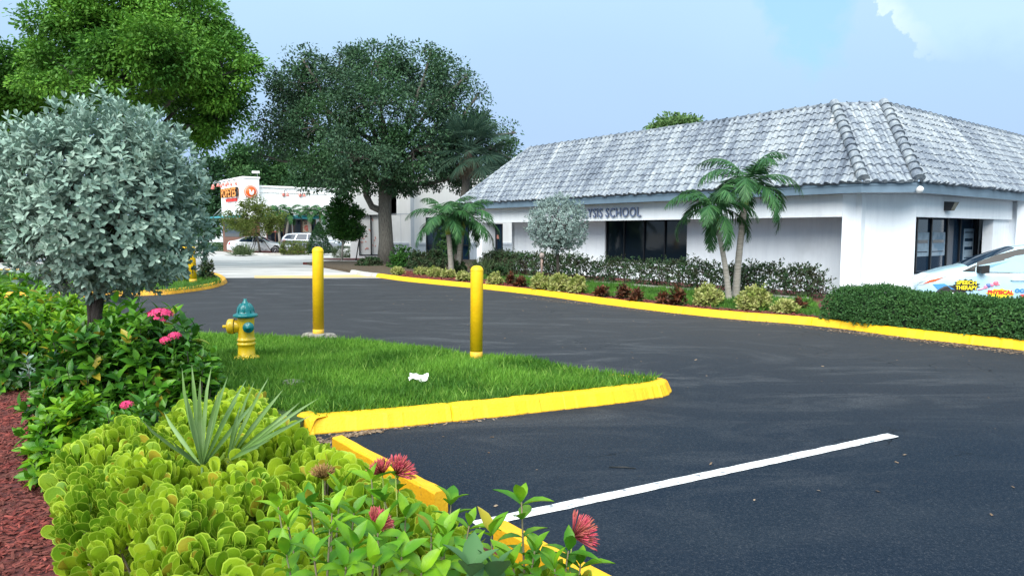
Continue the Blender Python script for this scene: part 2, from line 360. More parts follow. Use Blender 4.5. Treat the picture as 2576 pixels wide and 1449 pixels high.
def rnd_dirs(r, n): v = r.normal(size=(n, 3)); return v / np.linalg.norm(v, axis=1, keepdims=True)
def unit(v): v = np.asarray(v, float); return v / (np.linalg.norm(v, axis=-1, keepdims=True) + 1e-9)
def rosettes(r, P, D, pairs, L, a0, a1, step):
    """shoots at P pointing D; pairs of opposite leaves opening from a0 (tip) to a1 (lowest)"""
    D = unit(D); n = len(P); ref = unit(np.cross(D, rnd_dirs(r, n))); oth = np.cross(D, ref)
    o = [[], [], [], []]
    for k in range(pairs):
        al = (a0 + (a1 - a0) * k / max(1, pairs - 1)) + r.normal(0, .12, n)
        ph = (pi / 2) * k + r.normal(0, .25, n)
        for sgn in (0, pi):
            rad = np.cos(ph + sgn)[:, None] * ref + np.sin(ph + sgn)[:, None] * oth
            al2 = al + r.normal(0, .1, n)
            A = np.cos(al2)[:, None] * D + np.sin(al2)[:, None] * rad
            Nn = -np.cos(al2)[:, None] * rad + np.sin(al2)[:, None] * D
            o[0].append(P - D * (step * k)); o[1].append(A); o[2].append(Nn + .15 * rnd_dirs(r, n))
            o[3].append(L * (.62 + .38 * min(1, (k + .6) / 1.6)) * r.uniform(.8, 1.15, n))
    return [np.concatenate(q) for q in o]
def poly_points(r, poly, n):
    poly = np.array(poly); lo = poly.min(0); hi = poly.max(0); out = np.zeros((0, 2))
    while len(out) < n:
        p = r.uniform(lo, hi, (n * 2, 2)); ins = np.zeros(len(p), bool); j = len(poly) - 1
        for i in range(len(poly)):
            xi, yi = poly[i]; xj, yj = poly[j]
            c = ((yi > p[:, 1]) != (yj > p[:, 1])) & (p[:, 0] < (xj - xi) * (p[:, 1] - yi) / (yj - yi + 1e-12) + xi); ins ^= c; j = i
        out = np.concatenate([out, p[ins]])
    return out[:n]

# ------------------------------------------------------------------ the setting
def sheet(name, poly, z, m, label=None, **k):
    if z > .1: return MB().prism([tuple(q) for q in poly], -.03, z).build(name, m, kind='structure', **k)
    v = [(p[0], p[1], z) for p in poly]; n = len(poly)
    a = sum(poly[i][0] * poly[(i + 1) % n][1] - poly[(i + 1) % n][0] * poly[i][1] for i in range(n))
    return MB().raw(v, [tuple(range(n)) if a > 0 else tuple(range(n - 1, -1, -1))]).build(name, m, kind='structure', **k)
sheet('ground', [(-600, -60), (600, -60), (600, 900), (-600, 900)], 0, M['concrete'])
road_far = [G(-900, 702), G(300, 700), G(640, 699), G(800, 701), G(950, 700), G(1300, 700)]
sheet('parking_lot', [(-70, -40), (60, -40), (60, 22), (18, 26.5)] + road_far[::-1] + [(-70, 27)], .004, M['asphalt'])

def offset_path(P, d):
    out = []
    for i in range(len(P)):
        a = np.array(P[max(i - 1, 0)]); b = np.array(P[min(i + 1, len(P) - 1)]); t = (b - a) / (np.linalg.norm(b - a) + 1e-9)
        out.append((P[i][0] - t[1] * d, P[i][1] + t[0] * d))
    return out
def smooth_path(P, n=6):
    P = [np.array(p, float) for p in P]; out = []
    for i in range(len(P) - 1):
        p0, p1, p2, p3 = P[max(i - 1, 0)], P[i], P[i + 1], P[min(i + 2, len(P) - 1)]
        for k in range(n):
            t = k / n
            out.append(tuple(.5 * ((2 * p1) + (p2 - p0) * t + (2 * p0 - 5 * p1 + 4 * p2 - p3) * t * t + (3 * p1 - p0 - 3 * p2 + p3) * t ** 3)))
    out.append(tuple(P[-1])); return out
def kerb(name, path, side, m, hgt=.15, wid=.17, label=None, cat='kerb', z0=0.0, joints=True, mats=None):
    """profile swept along path; side=+1 puts the body to the left of travel"""
    prof = [(0, -.03), (.0, .015), (.03, hgt * .55), (.05, hgt * .85), (.07, hgt - .006), (.095, hgt + .001), (wid - .02, hgt), (wid, hgt - .02), (wid, -.03)]
    r = random.Random(len(path)); V = []; n = len(prof)
    dd = [0]
    for i in range(1, len(path)): dd.append(dd[-1] + math.dist(path[i], path[i - 1]))
    st = np.unique(np.concatenate([np.arange(0, dd[-1], .14), dd, [dd[-1]]])); grv = set()
    for q in np.arange(1.6, dd[-1] - .3, 2.6 + r.uniform(-.2, .2)): st = st[np.abs(st - q) > .02]; st = np.sort(np.concatenate([st, [q - .012, q, q + .012]])); grv.add(round(q, 4))
    path = [(np.interp(q, dd, [p[0] for p in path]), np.interp(q, dd, [p[1] for p in path])) for q in st]
    ins = [.014 if round(q, 4) in grv else 0 for q in st]
    for i, p in enumerate(path):
        a = np.array(path[max(i - 1, 0)]); b = np.array(path[min(i + 1, len(path) - 1)]); t = (b - a) / (np.linalg.norm(b - a) + 1e-9)
        nx, ny = -t[1] * side, t[0] * side; j = r.gauss(0, .004)
        wv = .006 * sin(st[i] * 1.9) + .004 * sin(st[i] * 5.3)
        for (o, z) in prof: V.append((p[0] + nx * (o + j + wv + ins[i]), p[1] + ny * (o + j + wv + ins[i]), z0 + z - (ins[i] if z > .05 else 0) + (r.gauss(0, .002) if z > .05 else 0)))
    f = []
    for i in range(len(path) - 1):
        for k in range(n - 1):
            q = (i * n + k, (i + 1) * n + k, (i + 1) * n + k + 1, i * n + k + 1); f.append(q if side < 0 else q[::-1])
    f += [tuple(range(n)), tuple((len(path) - 1) * n + k for k in range(n))][::1]
    mb = MB().raw(V, f)
    o = mb.build(name, m, label=label, cat=cat)
    return o

# fire hydrant island
near = smooth_path([G(735, 1082), G(775, 1096), G(815, 1093), G(1047, 1072), G(1334, 1041), G(1589, 1012), G(1672, 1000)], 8)
tip = [G(1684, 992), G(1672, 980), G(1640, 968)]
farpx = [(1610, 962), (1500, 935), (1350, 909), (1200, 893), (1050, 874), (905, 862), (770, 852), (560, 842), (430, 835), (330, 828)]
far = [G(x, y, .13) for x, y in farpx]
isl = near + tip + far[1:]
kp = smooth_path(near[::4] + [tip[0], tip[1]] + far[1:], 5)
kn = [i for i, q in enumerate(kp) if q[1] > tip[1][1] + .25][0]
kerb('island_kerb', kp[:kn + 1], 1, M['yellow'], label='bright yellow painted kerb ending in a point at the tip of the hydrant island', wid=.2)
kerb('island_kerb', kp[kn:], 1, M['yellow'], label='low yellow kerb line behind the hydrant island grass', wid=.16, hgt=.105)
inner = offset_path(kp, .17)
isl_poly = inner + [G(250, 840, .13), (-6.6, 9.5), G(430, 1000, .1), G(640, 1060, .1), G(740, 1090, .1)]
sheet('island_ground', isl_poly, .125, M['turf'])

# left island
lp = smooth_path([G(-500, 745), G(0, 750), G(262, 747), G(400, 743), G(466, 737), G(530, 727), G(564, 717), G(571, 708), G(552, 697), G(500, 690), G(300, 686), G(-300, 684)], 5)
kerb('island_kerb', lp, 1, M['yellow_old'], label='worn orange yellow kerb curving round the far grass island behind silver tree', wid=.22)
sheet('far_island_ground', offset_path(lp, .2), .125, M['turf'])

# school side bed
bpx = [(880, 688), (905, 693), (945, 698), (1025, 709), (1215, 728), (1355, 744), (1485, 762), (1648, 783), (1846, 804), (1975, 814), (2110, 827), (2277, 850), (2576, 883), (2900, 925)]
bp = smooth_path([G(x, y) for x, y in bpx], 5)
kerb('bed_kerb', bp[10:], 1, M['yellow'], label='long bright yellow kerb along the mulch bed before the school', wid=.2)
kerb('bed_kerb', bp[:11], 1, M['kerb'], label='short unpainted grey kerb end under the big oak', wid=.22)
bi = offset_path(bp, .18)
bed_poly = bi + [(9.0, 10.5), (8.2, 15.5), (8.5, 19.6), (-2.2, 34.0), (8, 43), (-9, 43), (-11.5, 39), G(868, 668)]
sheet('school_bed_ground', bed_poly, .12, M['mulch'])
sheet('oak_bed_soil', [G(x, y, .12) for x, y in ((884, 680), (950, 688), (1100, 702), (1200, 704), (1290, 692))] + [(-2.4, 33.5), (6, 42.5), (-9, 42.5), (-11.3, 39)], .124, M['soil'])
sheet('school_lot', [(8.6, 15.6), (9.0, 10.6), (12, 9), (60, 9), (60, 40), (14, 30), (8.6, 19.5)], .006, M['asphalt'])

# foreground bed
K1 = np.array(G(835, 1099, .16)); K2 = np.array(G(1480, 1448, .16)); kd = unit(K2 - K1)
sheet('planting_bed_ground', [tuple(K2 + kd * 1.5), tuple(K1 + kd * .02), G(770, 1120), G(640, 1075, 0), (-6.6, 9.6), (-8.5, 15), (-30, 15.5), (-30, -8), (3.0, -8)], .012, M['mulch'])
def bar_kerb(a, b, m, label, wd=.10, hg=.16):
    t = unit(b - a); n = np.array((t[1], -t[0])) * -1
    if n[0] < 0: n = -n
    L = np.linalg.norm(b - a); k = int(L / .12); V = []; r = random.Random(3)
    prof = [(0, -.02), (0, hg - .012), (.012, hg), (wd - .015, hg), (wd, hg - .015), (wd, -.02)]
    for i in range(k + 1):
        p = a + (b - a) * i / k; j = r.gauss(0, .003)
        for o, z in prof: V.append((p[0] + n[0] * (o + j), p[1] + n[1] * (o + j), z + (r.gauss(0, .002) if z > 0 else 0)))
    q = len(prof); f = [(i * q + c, i * q + c + 1, (i + 1) * q + c + 1, (i + 1) * q + c) for i in range(k) for c in range(q - 1)]
    f += [tuple(range(q - 1, -1, -1)), tuple(k * q + c for c in range(q))]
    return MB().raw(V, f).build('edging_kerb', m, label=label, cat='kerb')
Kb = np.array(G(1092, 1239, .16)); tt = np.dot(Kb - K1, kd)
bar_kerb(K1, K1 + kd * tt, M['edging'], 'orange yellow edging kerb with a chipped end beside the pointed kerb')
bar_kerb(K1 + kd * (tt + .62), K1 + kd * (tt + 2.6), M['edging'], 'orange yellow edging kerb under the flower at bottom edge')

# road markings
def stripe(name, a, b, wd, m, z=.009, label=None):
    a = np.array(a); b = np.array(b); t = unit(b - a); n = np.array((-t[1], t[0])) * wd / 2
    k = max(2, int(np.linalg.norm(b - a) / .08)); r = random.Random(1); L = []; R = []
    for i in range(k + 1):
        p = a + (b - a) * i / k; L.append(tuple(p + n * (1 + r.gauss(0, .05)))); R.append(tuple(p - n * (1 + r.gauss(0, .05))))
    V = [(*q, z) for q in L + R]; f = [(k + 1 + i, k + 2 + i, i + 1, i) for i in range(k)]
    return MB().raw(V, f).build(name, m, kind='structure')
stripe('road_markings', G(1195, 1322), G(2247, 1096), .11, M['white_line'])
MB().raw([(*G(640, 694), .010), (*G(640, 700), .010), (*G(800, 700.5), .010), (*G(800, 693.5), .010)], [(0, 1, 2, 3)]).raw([(*G(806, 693), .010), (*G(806, 699.5), .010), (*G(965, 698), .010), (*G(950, 691), .010)], [(0, 1, 2, 3)]).build('yellow_road_markings', M['yellow_line'], kind='structure')

# far concrete-kerbed islands
def island(px, label, planted=True):
    path = smooth_path([G(x, y) for x, y in px] + [G(*px[0])], 4)
    k = kerb('lot_kerb', path, 1, M['kerb'], label=label, wid=.3)
    sheet('lot_island_ground', offset_path(path[:-1], .27), .125, M['mulch'])
island([(620, 639.5), (680, 644), (790, 642), (850, 639), (855, 634), (700, 631), (640, 632)][0:0] or [(600, 636), (612, 640), (690, 642), (770, 640), (772, 635), (700, 633), (640, 633)], 'pale concrete kerb round the mulch island before the white sedan')
island([(790, 655), (800, 660), (900, 663), (1000, 664), (1060, 662), (1000, 655), (880, 654)], 'pale concrete kerb round the narrow mulch island before the far shop')

# ------------------------------------------------------------------ grass
def grass(name, poly, n, z, L, seed, m, kerbkeep=0):
    r = np.random.default_rng(seed); p = poly_points(r, poly, n); nz = np.full((n, 1), z)
    P = np.hstack([p, nz]); ph = np.sin(p[:, 0] * 3.1 + np.sin(p[:, 1] * 2.3)) * np.cos(p[:, 1] * 2.7)
    A = rnd_dirs(r, n) * np.array((.55, .55, .15)) + np.array((0, 0, .75)); S = L * r.uniform(.45, 1.25, n) * (1 + .3 * ph)
    mb = MB(); mb.leaves(T_BLADE, P, A, rnd_dirs(r, n), S, 0, 1.6)
    return mb.build(name, m, kind='stuff', label=None)
g1 = grass('grass', offset_path(kp[:kn], .17) + offset_path(kp[kn:], .06) + [(-6.0, 12.5), (-5.0, 9.5), (-3.3, 7.4), (-2.3, 6.6)], 85000, .12, .10, 2, M['grass'])
rg_ = np.random.default_rng(77); ng = 5200; pg = poly_points(rg_, offset_path(kp[:kn], .15) + offset_path(kp[kn:], .10) + [(-6.0, 12.5), (-5.0, 9.5), (-3.3, 7.4), (-2.3, 6.6)], ng)
tuf = MB(); tuf.leaves(T_BLADE, np.hstack([pg, np.full((ng, 1), .12)]), rnd_dirs(rg_, ng) * .7 + np.array((0, 0, .9)), rnd_dirs(rg_, ng), rg_.uniform(.08, .15, ng), 0, .9)
tag(tuf.build('tall_grass', leafmat('tall_grass_blades', (.12, .30, .03), (.30, .46, .09), None, 1, .5, .3), kind='stuff'), 'taller loose grass blades sticking up from the hydrant island turf', 'grass')
tag(g1, 'short lush green turf covering the hydrant island', 'grass')
g2 = grass('grass', [G(x, y, .12) for x, y in ((-100, 738), (262, 738), (400, 735), (466, 730), (530, 720), (556, 712), (556, 704), (530, 697), (300, 690), (-100, 690))], 26000, .12, .12, 3, M['grass_far'])
tag(g2, 'green turf on the far island behind the silver tree', 'grass')

# fire hydrant
def hydrant():
    x, y = G(621, 905, .13); t = thing('fire_hydrant', 'yellow fire hydrant with teal bonnet standing on the grass island', 'hydrant', (x, y, .12), radians(12))
    D = y; s = 1.0
    b = MB(); b.lathe([(.0, 0), (.165, 0), (.17, .015), (.168, .045), (.15, .06), (.118, .07), (.108, .085), (.105, .16), (.103, .205), (.115, .212), (.115, .235), (.105, .24), (.105, .262), (.116, .268), (.116, .285), (.106, .292), (.100, .32), (.102, .42), (.108, .54), (.105, .58), (.0, .58)], n=28)
    for k in range(10):
        a = 2 * pi * k / 10; b.lathe([(0, 0), (.012, 0), (.012, .016), (0, .018)], (.135 * cos(a), .135 * sin(a), .052), 6)
    b.build('barrel', M['hyd_yellow'], t)
    c = MB(); pr = [(.0, .575), (.15, .575), (.157, .585), (.157, .6), (.148, .612), (.125, .618), (.108, .632), (.104, .66), (.095, .70), (.072, .735), (.045, .752), (.035, .757), (.033, .775), (.02, .782), (.02, .81), (.0, .812)]
    c.lathe(pr, n=28)
    for k in range(8):
        a = 2 * pi * k / 8; u = np.array((cos(a), sin(a)))
        c.tube([(*(u * .107), .63), (*(u * .105), .665), (*(u * .094), .70), (*(u * .07), .737), (*(u * .045), .752)], .007, 5)
    c.build('bonnet', M['teal_paint'], t)
    # pumper nozzle (yellow, pointing left) and hose nozzle (teal, towards the viewer)
    axL = [(0, 1, 0), (0, 0, 1), (-1, 0, 0)]
    n = MB(); n.lathe([(.0, .05), (.075, .05), (.08, .10), (.085, .13), (.085, .135), (.092, .14), (.098, .15), (.098, .2), (.09, .222), (.06, .235), (.03, .24), (.02, .245), (.02, .285), (0, .29)], (0, 0, .455), 24, ax=axL)
    n.build('pumper_nozzle', M['hyd_yellow'], t)
    rg = MB(); rg.lathe([(.094, .137), (.0975, .139), (.0975, .142), (.094, .144)], (0, 0, .455), 24, ax=axL); rg.build('nozzle_seam', M['black'], t)
    axF = [(1, 0, 0), (0, 0, 1), (0, -1, 0)]
    q = MB(); q.lathe([(.0, .04), (.05, .04), (.052, .1), (.066, .105), (.07, .115), (.07, .14), (.06, .15), (.036, .155), (.03, .165), (.02, .168), (.02, .2), (0, .202)], (.05, 0, .45), 20, ax=axF)
    q.build('hose_nozzle', M['teal_paint'], t)
hydrant()

def bollard(px, py, top, label, rad, z0=.12, base=False, lean=0.0, group='yellow steel bollards'):
    x, y = G(px, py, z0); h = at(px, top, y)[2] - z0
    t = thing('bollard', label, 'bollard', (x, y, z0), 0, group); t.rotation_euler = (0, lean, 0)
    b = MB(); b.lathe([(0, .12), (rad, .12), (rad, h - rad * .75), (rad * .97, h - rad * .55), (rad * .82, h - rad * .28), (rad * .5, h - rad * .07), (.0, h)], n=28); b.build('post', M['bollard'], t)
    b = MB(); b.lathe([(0, -.02), (rad * 1.005, -.02), (rad * 1.005, .06), (rad, .12), (0, .12)], n=28); b.build('foot', M['bollard_foot'], t)
    b = MB(); b.lathe([(rad, h - rad * .82), (rad + .003, h - rad * .8), (rad + .003, h - rad * .74), (rad, h - rad * .72)], n=28); b.build('cap_seam', M['bollard'], t)
    if base:
        r = random.Random(5); b = MB(); n = 22; V = []
        for zz, k in ((-.02, 1.0), (.035, .95), (.05, .8)):
            for i in range(n):
                a = 2 * pi * i / n; rr = (.20 + .05 * sin(3 * a) + r.uniform(-.02, .02)) * k; V.append((rr * cos(a) * 1.25, rr * sin(a) * .8, zz + r.uniform(-.004, .004)))
        f = [(j * n + i, j * n + (i + 1) % n, (j + 1) * n + (i + 1) % n, (j + 1) * n + i) for j in range(2) for i in range(n)] + [tuple(2 * n + i for i in range(n))]
        b.raw(V, f); b.build('concrete_footing', mat('crumbled_footing', (.14, .13, .11), (.32, .30, .27), 14, .95, .8, 30), t)
bollard(801, 846, 621, 'tall yellow bollard on a crumbled concrete footing beside the road', .088, base=True, lean=.015)
bollard(1198, 906, 668, 'yellow bollard rising from grass between hydrant island tip and kerb', .083, lean=.012)
bollard(486, 711, 618, 'yellow bollard on the far island, the nearer of the pair', .12, lean=-.02)
bollard(470, 702, 616, 'yellow bollard on the far island, partly behind its twin', .12, lean=-.01)

# ------------------------------------------------------------------ school building
E1 = np.array((8.96, 18.3)); d = np.array((-.622, .783)); e = np.array((.783, .622)); bb = np.array((.1138, .9935)); g = np.array((.9935, -.1138))
E2 = E1 + 1.34 * g
ZE = 3.08; ZR = 5.42; W = 1.69
school = thing('school_building', 'long white school building with grey barrel tile roof', 'building')
def LP(u, v): return E1 + u * d + v * e      # main front: u away to the left, v inward
def RP(u, v): return E2 + u * e + v * d      # right front
def roof_slope(mb, O, U, Vd, Wd, umin, umax, nc, phase=0, seed=1, mi=0):
    """barrel tiles laid in courses; nc courses"""
    r = random.Random(seed); per = .205; hgt = ZR - ZE; sl = sqrt(Wd * Wd + hgt * hgt); nrm = np.array((*(-Vd * hgt / sl), Wd / sl))
    ts = [0, .16, .2, .28, .38, .5, .62, .72, .8, .84]
    for c in range(nc):
        s0 = c / nc; s1 = min(1, (c + 1.12) / nc)
        lo0, hi0, lo1, hi1 = umin(s0), umax(s0), umin(s1), umax(s1)
        j0 = int(min(lo0, lo1) / per) - 1; j1 = int(max(hi0, hi1) / per) + 1
        A = []; B = []; Cc = []
        for j in range(j0, j1):
            dz = r.uniform(-.010, .010); dsx = r.uniform(-.010, .010)
            for t in ts:
                u = (j + t) * per
                q = 1 - ((t - .5) / .33) ** 2; hh = .058 * sqrt(q) if q > 0 else 0
                def pt(s, uu, lift): 
                    p = O + uu * U + (Wd * s) * Vd; return np.array((p[0], p[1], ZE + hgt * s)) + nrm * lift
                u0 = min(max(u, lo0), hi0); u1 = min(max(u, lo1), hi1)
                A.append(pt(s0 - .012 + dsx, u0, hh + .045 + dz)); B.append(pt(s1, u1, hh * .9 + .004)); Cc.append(pt(s0 - .012 + dsx, u0, -.01))
        n = len(A); V = A + B + Cc
        f = [(i, i + 1, n + i + 1, n + i) for i in range(n - 1)] + [(2 * n + i, 2 * n + i + 1, i + 1, i) for i in range(n - 1)]
        x = np.cross(np.append(U, 0), np.append(Vd, 0))[2]
        if x < 0: f = [q[::-1] for q in f]
        mb.raw(V, f, mi, False)
NC = 11
rf = MB()
roof_slope(rf, E1, d, e, W, lambda s: W * s, lambda s: 18.5 - 3.3 * s, NC, seed=1)
roof_slope(rf, E1, g, bb, W * 1.4142, lambda s: 0, lambda s: 1.34, NC, seed=2, mi=1)
roof_slope(rf, E2, e, d, W, lambda s: W * s, lambda s: 22, NC, seed=3, mi=2)
# gable-end slope on the far left, flat deck, soffit slab
LE = LP(18.5, 0); LT = LP(15.2, W); LB = LP(18.5, 12); LBT = LP(15.2, 12)
rf.raw([(*LE, ZE), (*LT, ZR), (*LBT, ZR), (*LB, ZE)], [(0, 1, 2, 3)])
T1 = E1 + 1.4142 * W * bb; T2 = E2 + 1.4142 * W * bb
BK = RP(22, 12)
rf.raw([(*T1, ZR - .02), (*LT, ZR - .02), (*LBT, ZR - .02), (*RP(22, 14), ZR - .02), (*RP(22, W), ZR - .02), (*T2, ZR - .02)], [(5, 4, 3, 2, 1, 0)])
roof = rf.build('roof', [M['tile'], M['tile_mid'], M['tile_right']], school)
def caps(name, a, b, n, rad, m, lift=.03, parent=roof):
    a = np.array(a); b = np.array(b); mb = MB(); r = random.Random(n)
    for i in range(n):
        p = a + (b - a) * i / n; q = a + (b - a) * (i + 1.12) / n; k = r.uniform(-.008, .008)
        t = unit(q - p); side = unit(np.cross(t, (0, 0, 1))); up = np.cross(side, t)
        V = []
        K = 9
        for pp, rr, l in ((p, rad * 1.05, lift + .012), (p, rad * .95, lift), (q, rad * .84, lift - .012)):
            for c in range(K):
                an = pi * (-.08 + 1.16 * c / (K - 1)); V.append(pp + side * (cos(an) * rr) + up * (sin(an) * rr * .95 + l - .03 + k))
        f = [(j * K + c, j * K + c + 1, (j + 1) * K + c + 1, (j + 1) * K + c) for j in range(2) for c in range(K - 1)]
        f += [tuple(range(K))]
        mb.raw(V, f, 0, True)
    return mb.build(name, m, parent)
caps('hip_tiles', (*(E1 - .05 * bb), ZE + .05), (*T1, ZR + .06), 13, .15, M['tile'])
caps('hip_tiles', (*(E2 - .05 * bb), ZE + .05), (*T2, ZR + .06), 13, .15, M['tile'])
caps('hip_tiles', (*LE, ZE + .05), (*LT, ZR + .03), 13, .10, M['tile'])
caps('ridge_tiles', (*T1, ZR + .0), (*LT, ZR + .0), 34, .09, M['tile'])
caps('ridge_tiles', (*T1, ZR + .0), (*T2, ZR + .0), 4, .09, M['tile'])
caps('ridge_tiles', (*T2, ZR + .0), (*RP(22, W), ZR + .0), 52, .09, M['tile'])
def bar2(mb, p, q, th, z0, z1, m=0):     # wall strip of thickness th from p to q (th>0: to the left of travel)
    p = np.array(p); q = np.array(q); t = unit(q - p); n = np.array((-t[1], t[0])) * th
    mb.prism([tuple(p), tuple(q), tuple(q + n), tuple(p + n)], z0, z1, m)
# fascia
fa = MB(); i0 = .05
F1 = E1 + .055 * bb; F2 = E2 + .055 * bb
ring = [LP(18.44, 10), LP(18.44, .05), F1, F2, RP(8.9, .05)]
for a, b_ in zip(ring[:-1], ring[1:]): bar2(fa, a, b_, .04, 2.80, 3.02); 
for a, b_ in zip(ring[:-1], ring[1:]): bar2(fa, a + unit(np.array((0, 0)) - a) * .018, b_ + unit(-b_) * .018, .03, 2.98, 3.07)
fa.build('fascia', M['blue_trim'], school)
so_ = MB(); so_.prism([tuple(LP(18.42, 9.9)), tuple(LP(18.42, .09)), tuple(F1 + .05 * bb), tuple(F2 + .05 * bb), tuple(RP(8.86, .09)), tuple(RP(21, .6)), tuple(RP(21, 9))], 2.815, 2.86)
so_.build('soffit', M['soffit'], school)
# walls
P1 = np.array((8.89, 19.19)); P2 = np.array((10.94, 19.3))
P1 = LP(.74, .5); P2 = RP(1.23, .5)
wl = MB()
bar2(wl, LP(17.75, .5), LP(.745, .5), .28, 2.2, 2.812)                # beam over the porch
wl.prism([tuple(P1), tuple(P2), tuple(P2 + .45 * d), tuple(P1 + .45 * e)], -.02, 2.811)   # corner pier
bar2(wl, RP(1.235, .5), RP(8.72, .5), .25, 2.2, 2.81)                   # beam over the shopfront
bar2(wl, RP(7.4, .62), RP(8.9, .62), .3, 0, 2.2)
bar2(wl, RP(8.7, .06), RP(21, .06), .3, 0, 3.0)
bar2(wl, RP(8.905, .361), RP(9.2, .361), .6, 0, 2.8)
bar2(wl, LP(16.56, 1.7), LP(10.72, 1.7), .2, 0, 2.812)               # porch back wall, around the window
bar2(wl, LP(6.79, 1.7), LP(.4, 1.7), .2, 0, 2.812)
bar2(wl, LP(10.72, 1.7), LP(6.79, 1.7), .2, 0, .645)
bar2(wl, LP(16.56, 9), LP(16.56, 1.7), .2, 0, 2.811)
bar2(wl, LP(.55, 2.5), LP(.55, .8), .18, 0, 2.812)
bar2(wl, RP(2.2, .95), RP(6.6, .95), .14, 0, .56)
bar2(wl, RP(8.25, 1.26), RP(8.6, 1.26), .06, 0, 2.7)
wl.build('wall', M['wall'], school)
cl = MB(); cl.prism([tuple(LP(17.7, .56)), tuple(LP(17.28, .56)), tuple(LP(17.28, 1.3)), tuple(LP(17.7, 1.3))], 0, 2.2); cl.build('porch_pillar', M['wall'], school)
# porch window
wn = MB(); bar2(wn, LP(10.70, 1.82), LP(6.81, 1.82), .02, .66, 2.6); wno = wn.build('window', M['glass'], school)
fr = MB()
for u in (10.72, 9.80, 8.82, 7.85, 6.84): bar2(fr, LP(u, 1.76), LP(u - .045, 1.76), .05, .66, 2.6)
bar2(fr, LP(10.7, 1.755), LP(6.8, 1.755), .045, .648, .70); fr.build('window_frame', M['frame'], wno)
# right shopfront
wn = MB(); bar2(wn, RP(.9, 1.35), RP(10.2, 1.35), .02, .03, 2.7); w2 = wn.build('window', M['glass_blue'], school)
fr = MB()
for u in (1.0, 2.2, 3.3, 4.34, 5.56, 6.6, 8.0, 8.12, 9.9): bar2(fr, RP(u, 1.29), RP(u + .07, 1.29), .05, .03, 2.7)
for z in (.5, 2.25): bar2(fr, RP(1, 1.295), RP(9.9, 1.295), .04, z, z + .06)
fr.build('window_frame', M['frame'], w2)
M['post_blue'] = mat('poster_blue', (.16, .26, .36), (.30, .38, .46), 3.2, .5, stops=(.45, .55))
M['post_w'] = mat('poster_pale', (.32, .42, .50), (.20, .28, .36), 5, .5)
for (u0, u1, z0, z1, mm, lab) in ((3.4, 4.28, 1.05, 1.78, 'post_w', 'pale poster with curved blue edge'), (4.46, 5.5, 1.05, 1.78, 'post_blue', 'poster divided into four pictures'), (7.03, 7.88, .8, 1.9, 'post_w', 'tall narrow poster with blue bands'), (8.75, 9.5, .8, 1.9, 'post_w', 'narrow notice poster with blue bands at right pane')):
    p = MB(); bar2(p, RP(u0, 1.33), RP(u1, 1.33), .012, z0, z1)
    po = p.build('poster', M[mm], school, label=lab)
    q = MB()
    for zz in np.arange(z0 + .12, z1 - .1, .28): bar2(q, RP(u0 + .08, 1.322), RP(u1 - .1, 1.322), .006, zz, zz + (.03 if int(zz * 10) % 2 else .1))
    q.build('print', M['glass_blue'], po)
ml = MB(); bar2(ml, RP(8.2, 1.15), RP(8.65, 1.15), .1, 1.0, 1.5); ml.build('wall_box', M['frame'], school)
# wall lamp under the eave, bell lamp at the corner
fl = thing('wall_lamp', 'dark boxy wall floodlight under the right eave', 'lamp'); fl.location = (*RP(3.2, .38), 2.52); fl.rotation_euler = (0, 0, atan2(e[1], e[0]))
m_ = MB(); m_.raw([(-.16, .12, .14), (.16, .12, .14), (.16, .12, -.12), (-.16, .12, -.12), (-.16, -.16, .12), (.16, -.16, .12), (.13, -.05, -.12), (-.13, -.05, -.12)], [(0, 4, 7, 3), (1, 2, 6, 5), (0, 1, 5, 4), (0, 3, 2, 1), (3, 7, 6, 2)]); m_.build('housing', M['frame'], fl)
m_ = MB(); m_.raw([(-.15, -.155, .11), (.15, -.155, .11), (.125, -.055, -.11), (-.125, -.055, -.11)], [(0, 3, 2, 1)]); m_.build('lens', mat('lamp_lens', (.28, .26, .20), (.2, .2, .17), 8, .15), fl)
cm = thing('corner_lamp', 'small round white floodlight at the roof corner', 'lamp', (*(E2 - .03 * bb), 2.86))
m_ = MB(); m_.lathe([(0, -.09), (.05, -.09), (.085, -.03), (.075, .05), (.03, .09), (0, .095)], (.02, -.05, .0), 16, ax=[(1, 0, 0), (0, .6, .8), (0, -.8, .6)]); m_.build('shade', M['white'], cm)
m_ = MB(); m_.tube([(-.02, .06, -.02), (.0, .0, -.01)], .02, 6); m_.build('bracket', M['metal'], cm)

def text_mesh(name, s, size, depth, m, parent, origin, ux, uz=(0, 0, 1), bold=.02, sidemat=None, spacing=1.0, shear=0.0, fitw=None):
    cu = bpy.data.curves.new('txt', 'FONT'); cu.body = s; cu.size = size; cu.extrude = depth / 2; cu.offset = bold * size; cu.space_character = spacing; cu.shear = shear
    cu.resolution_u = 3
    o = bpy.data.objects.new('txt', cu); COL.objects.link(o); dg = bpy.context.evaluated_depsgraph_get(); me = bpy.data.meshes.new_from_object(o.evaluated_get(dg))
    bpy.data.objects.remove(o); V = np.array([v.co for v in me.vertices]); fs = [tuple(p.vertices) for p in me.polygons]
    nz = [abs(p.normal.z) > .5 for p in me.polygons]
    V[:, 0] -= V[:, 0].min()
    if fitw: V[:, 0] *= fitw / V[:, 0].max()
    ux = unit(ux); uz = np.array(uz, float); n = np.cross(ux, uz)
    X = np.array(origin) + V[:, 0:1] * ux + V[:, 1:2] * uz + V[:, 2:3] * n
    ob = MB().raw(X, fs, [0 if q else 1 for q in nz]).build(name, [m, sidemat or m], parent); bpy.data.meshes.remove(me)
    return ob, V[:, 0].max() - V[:, 0].min()
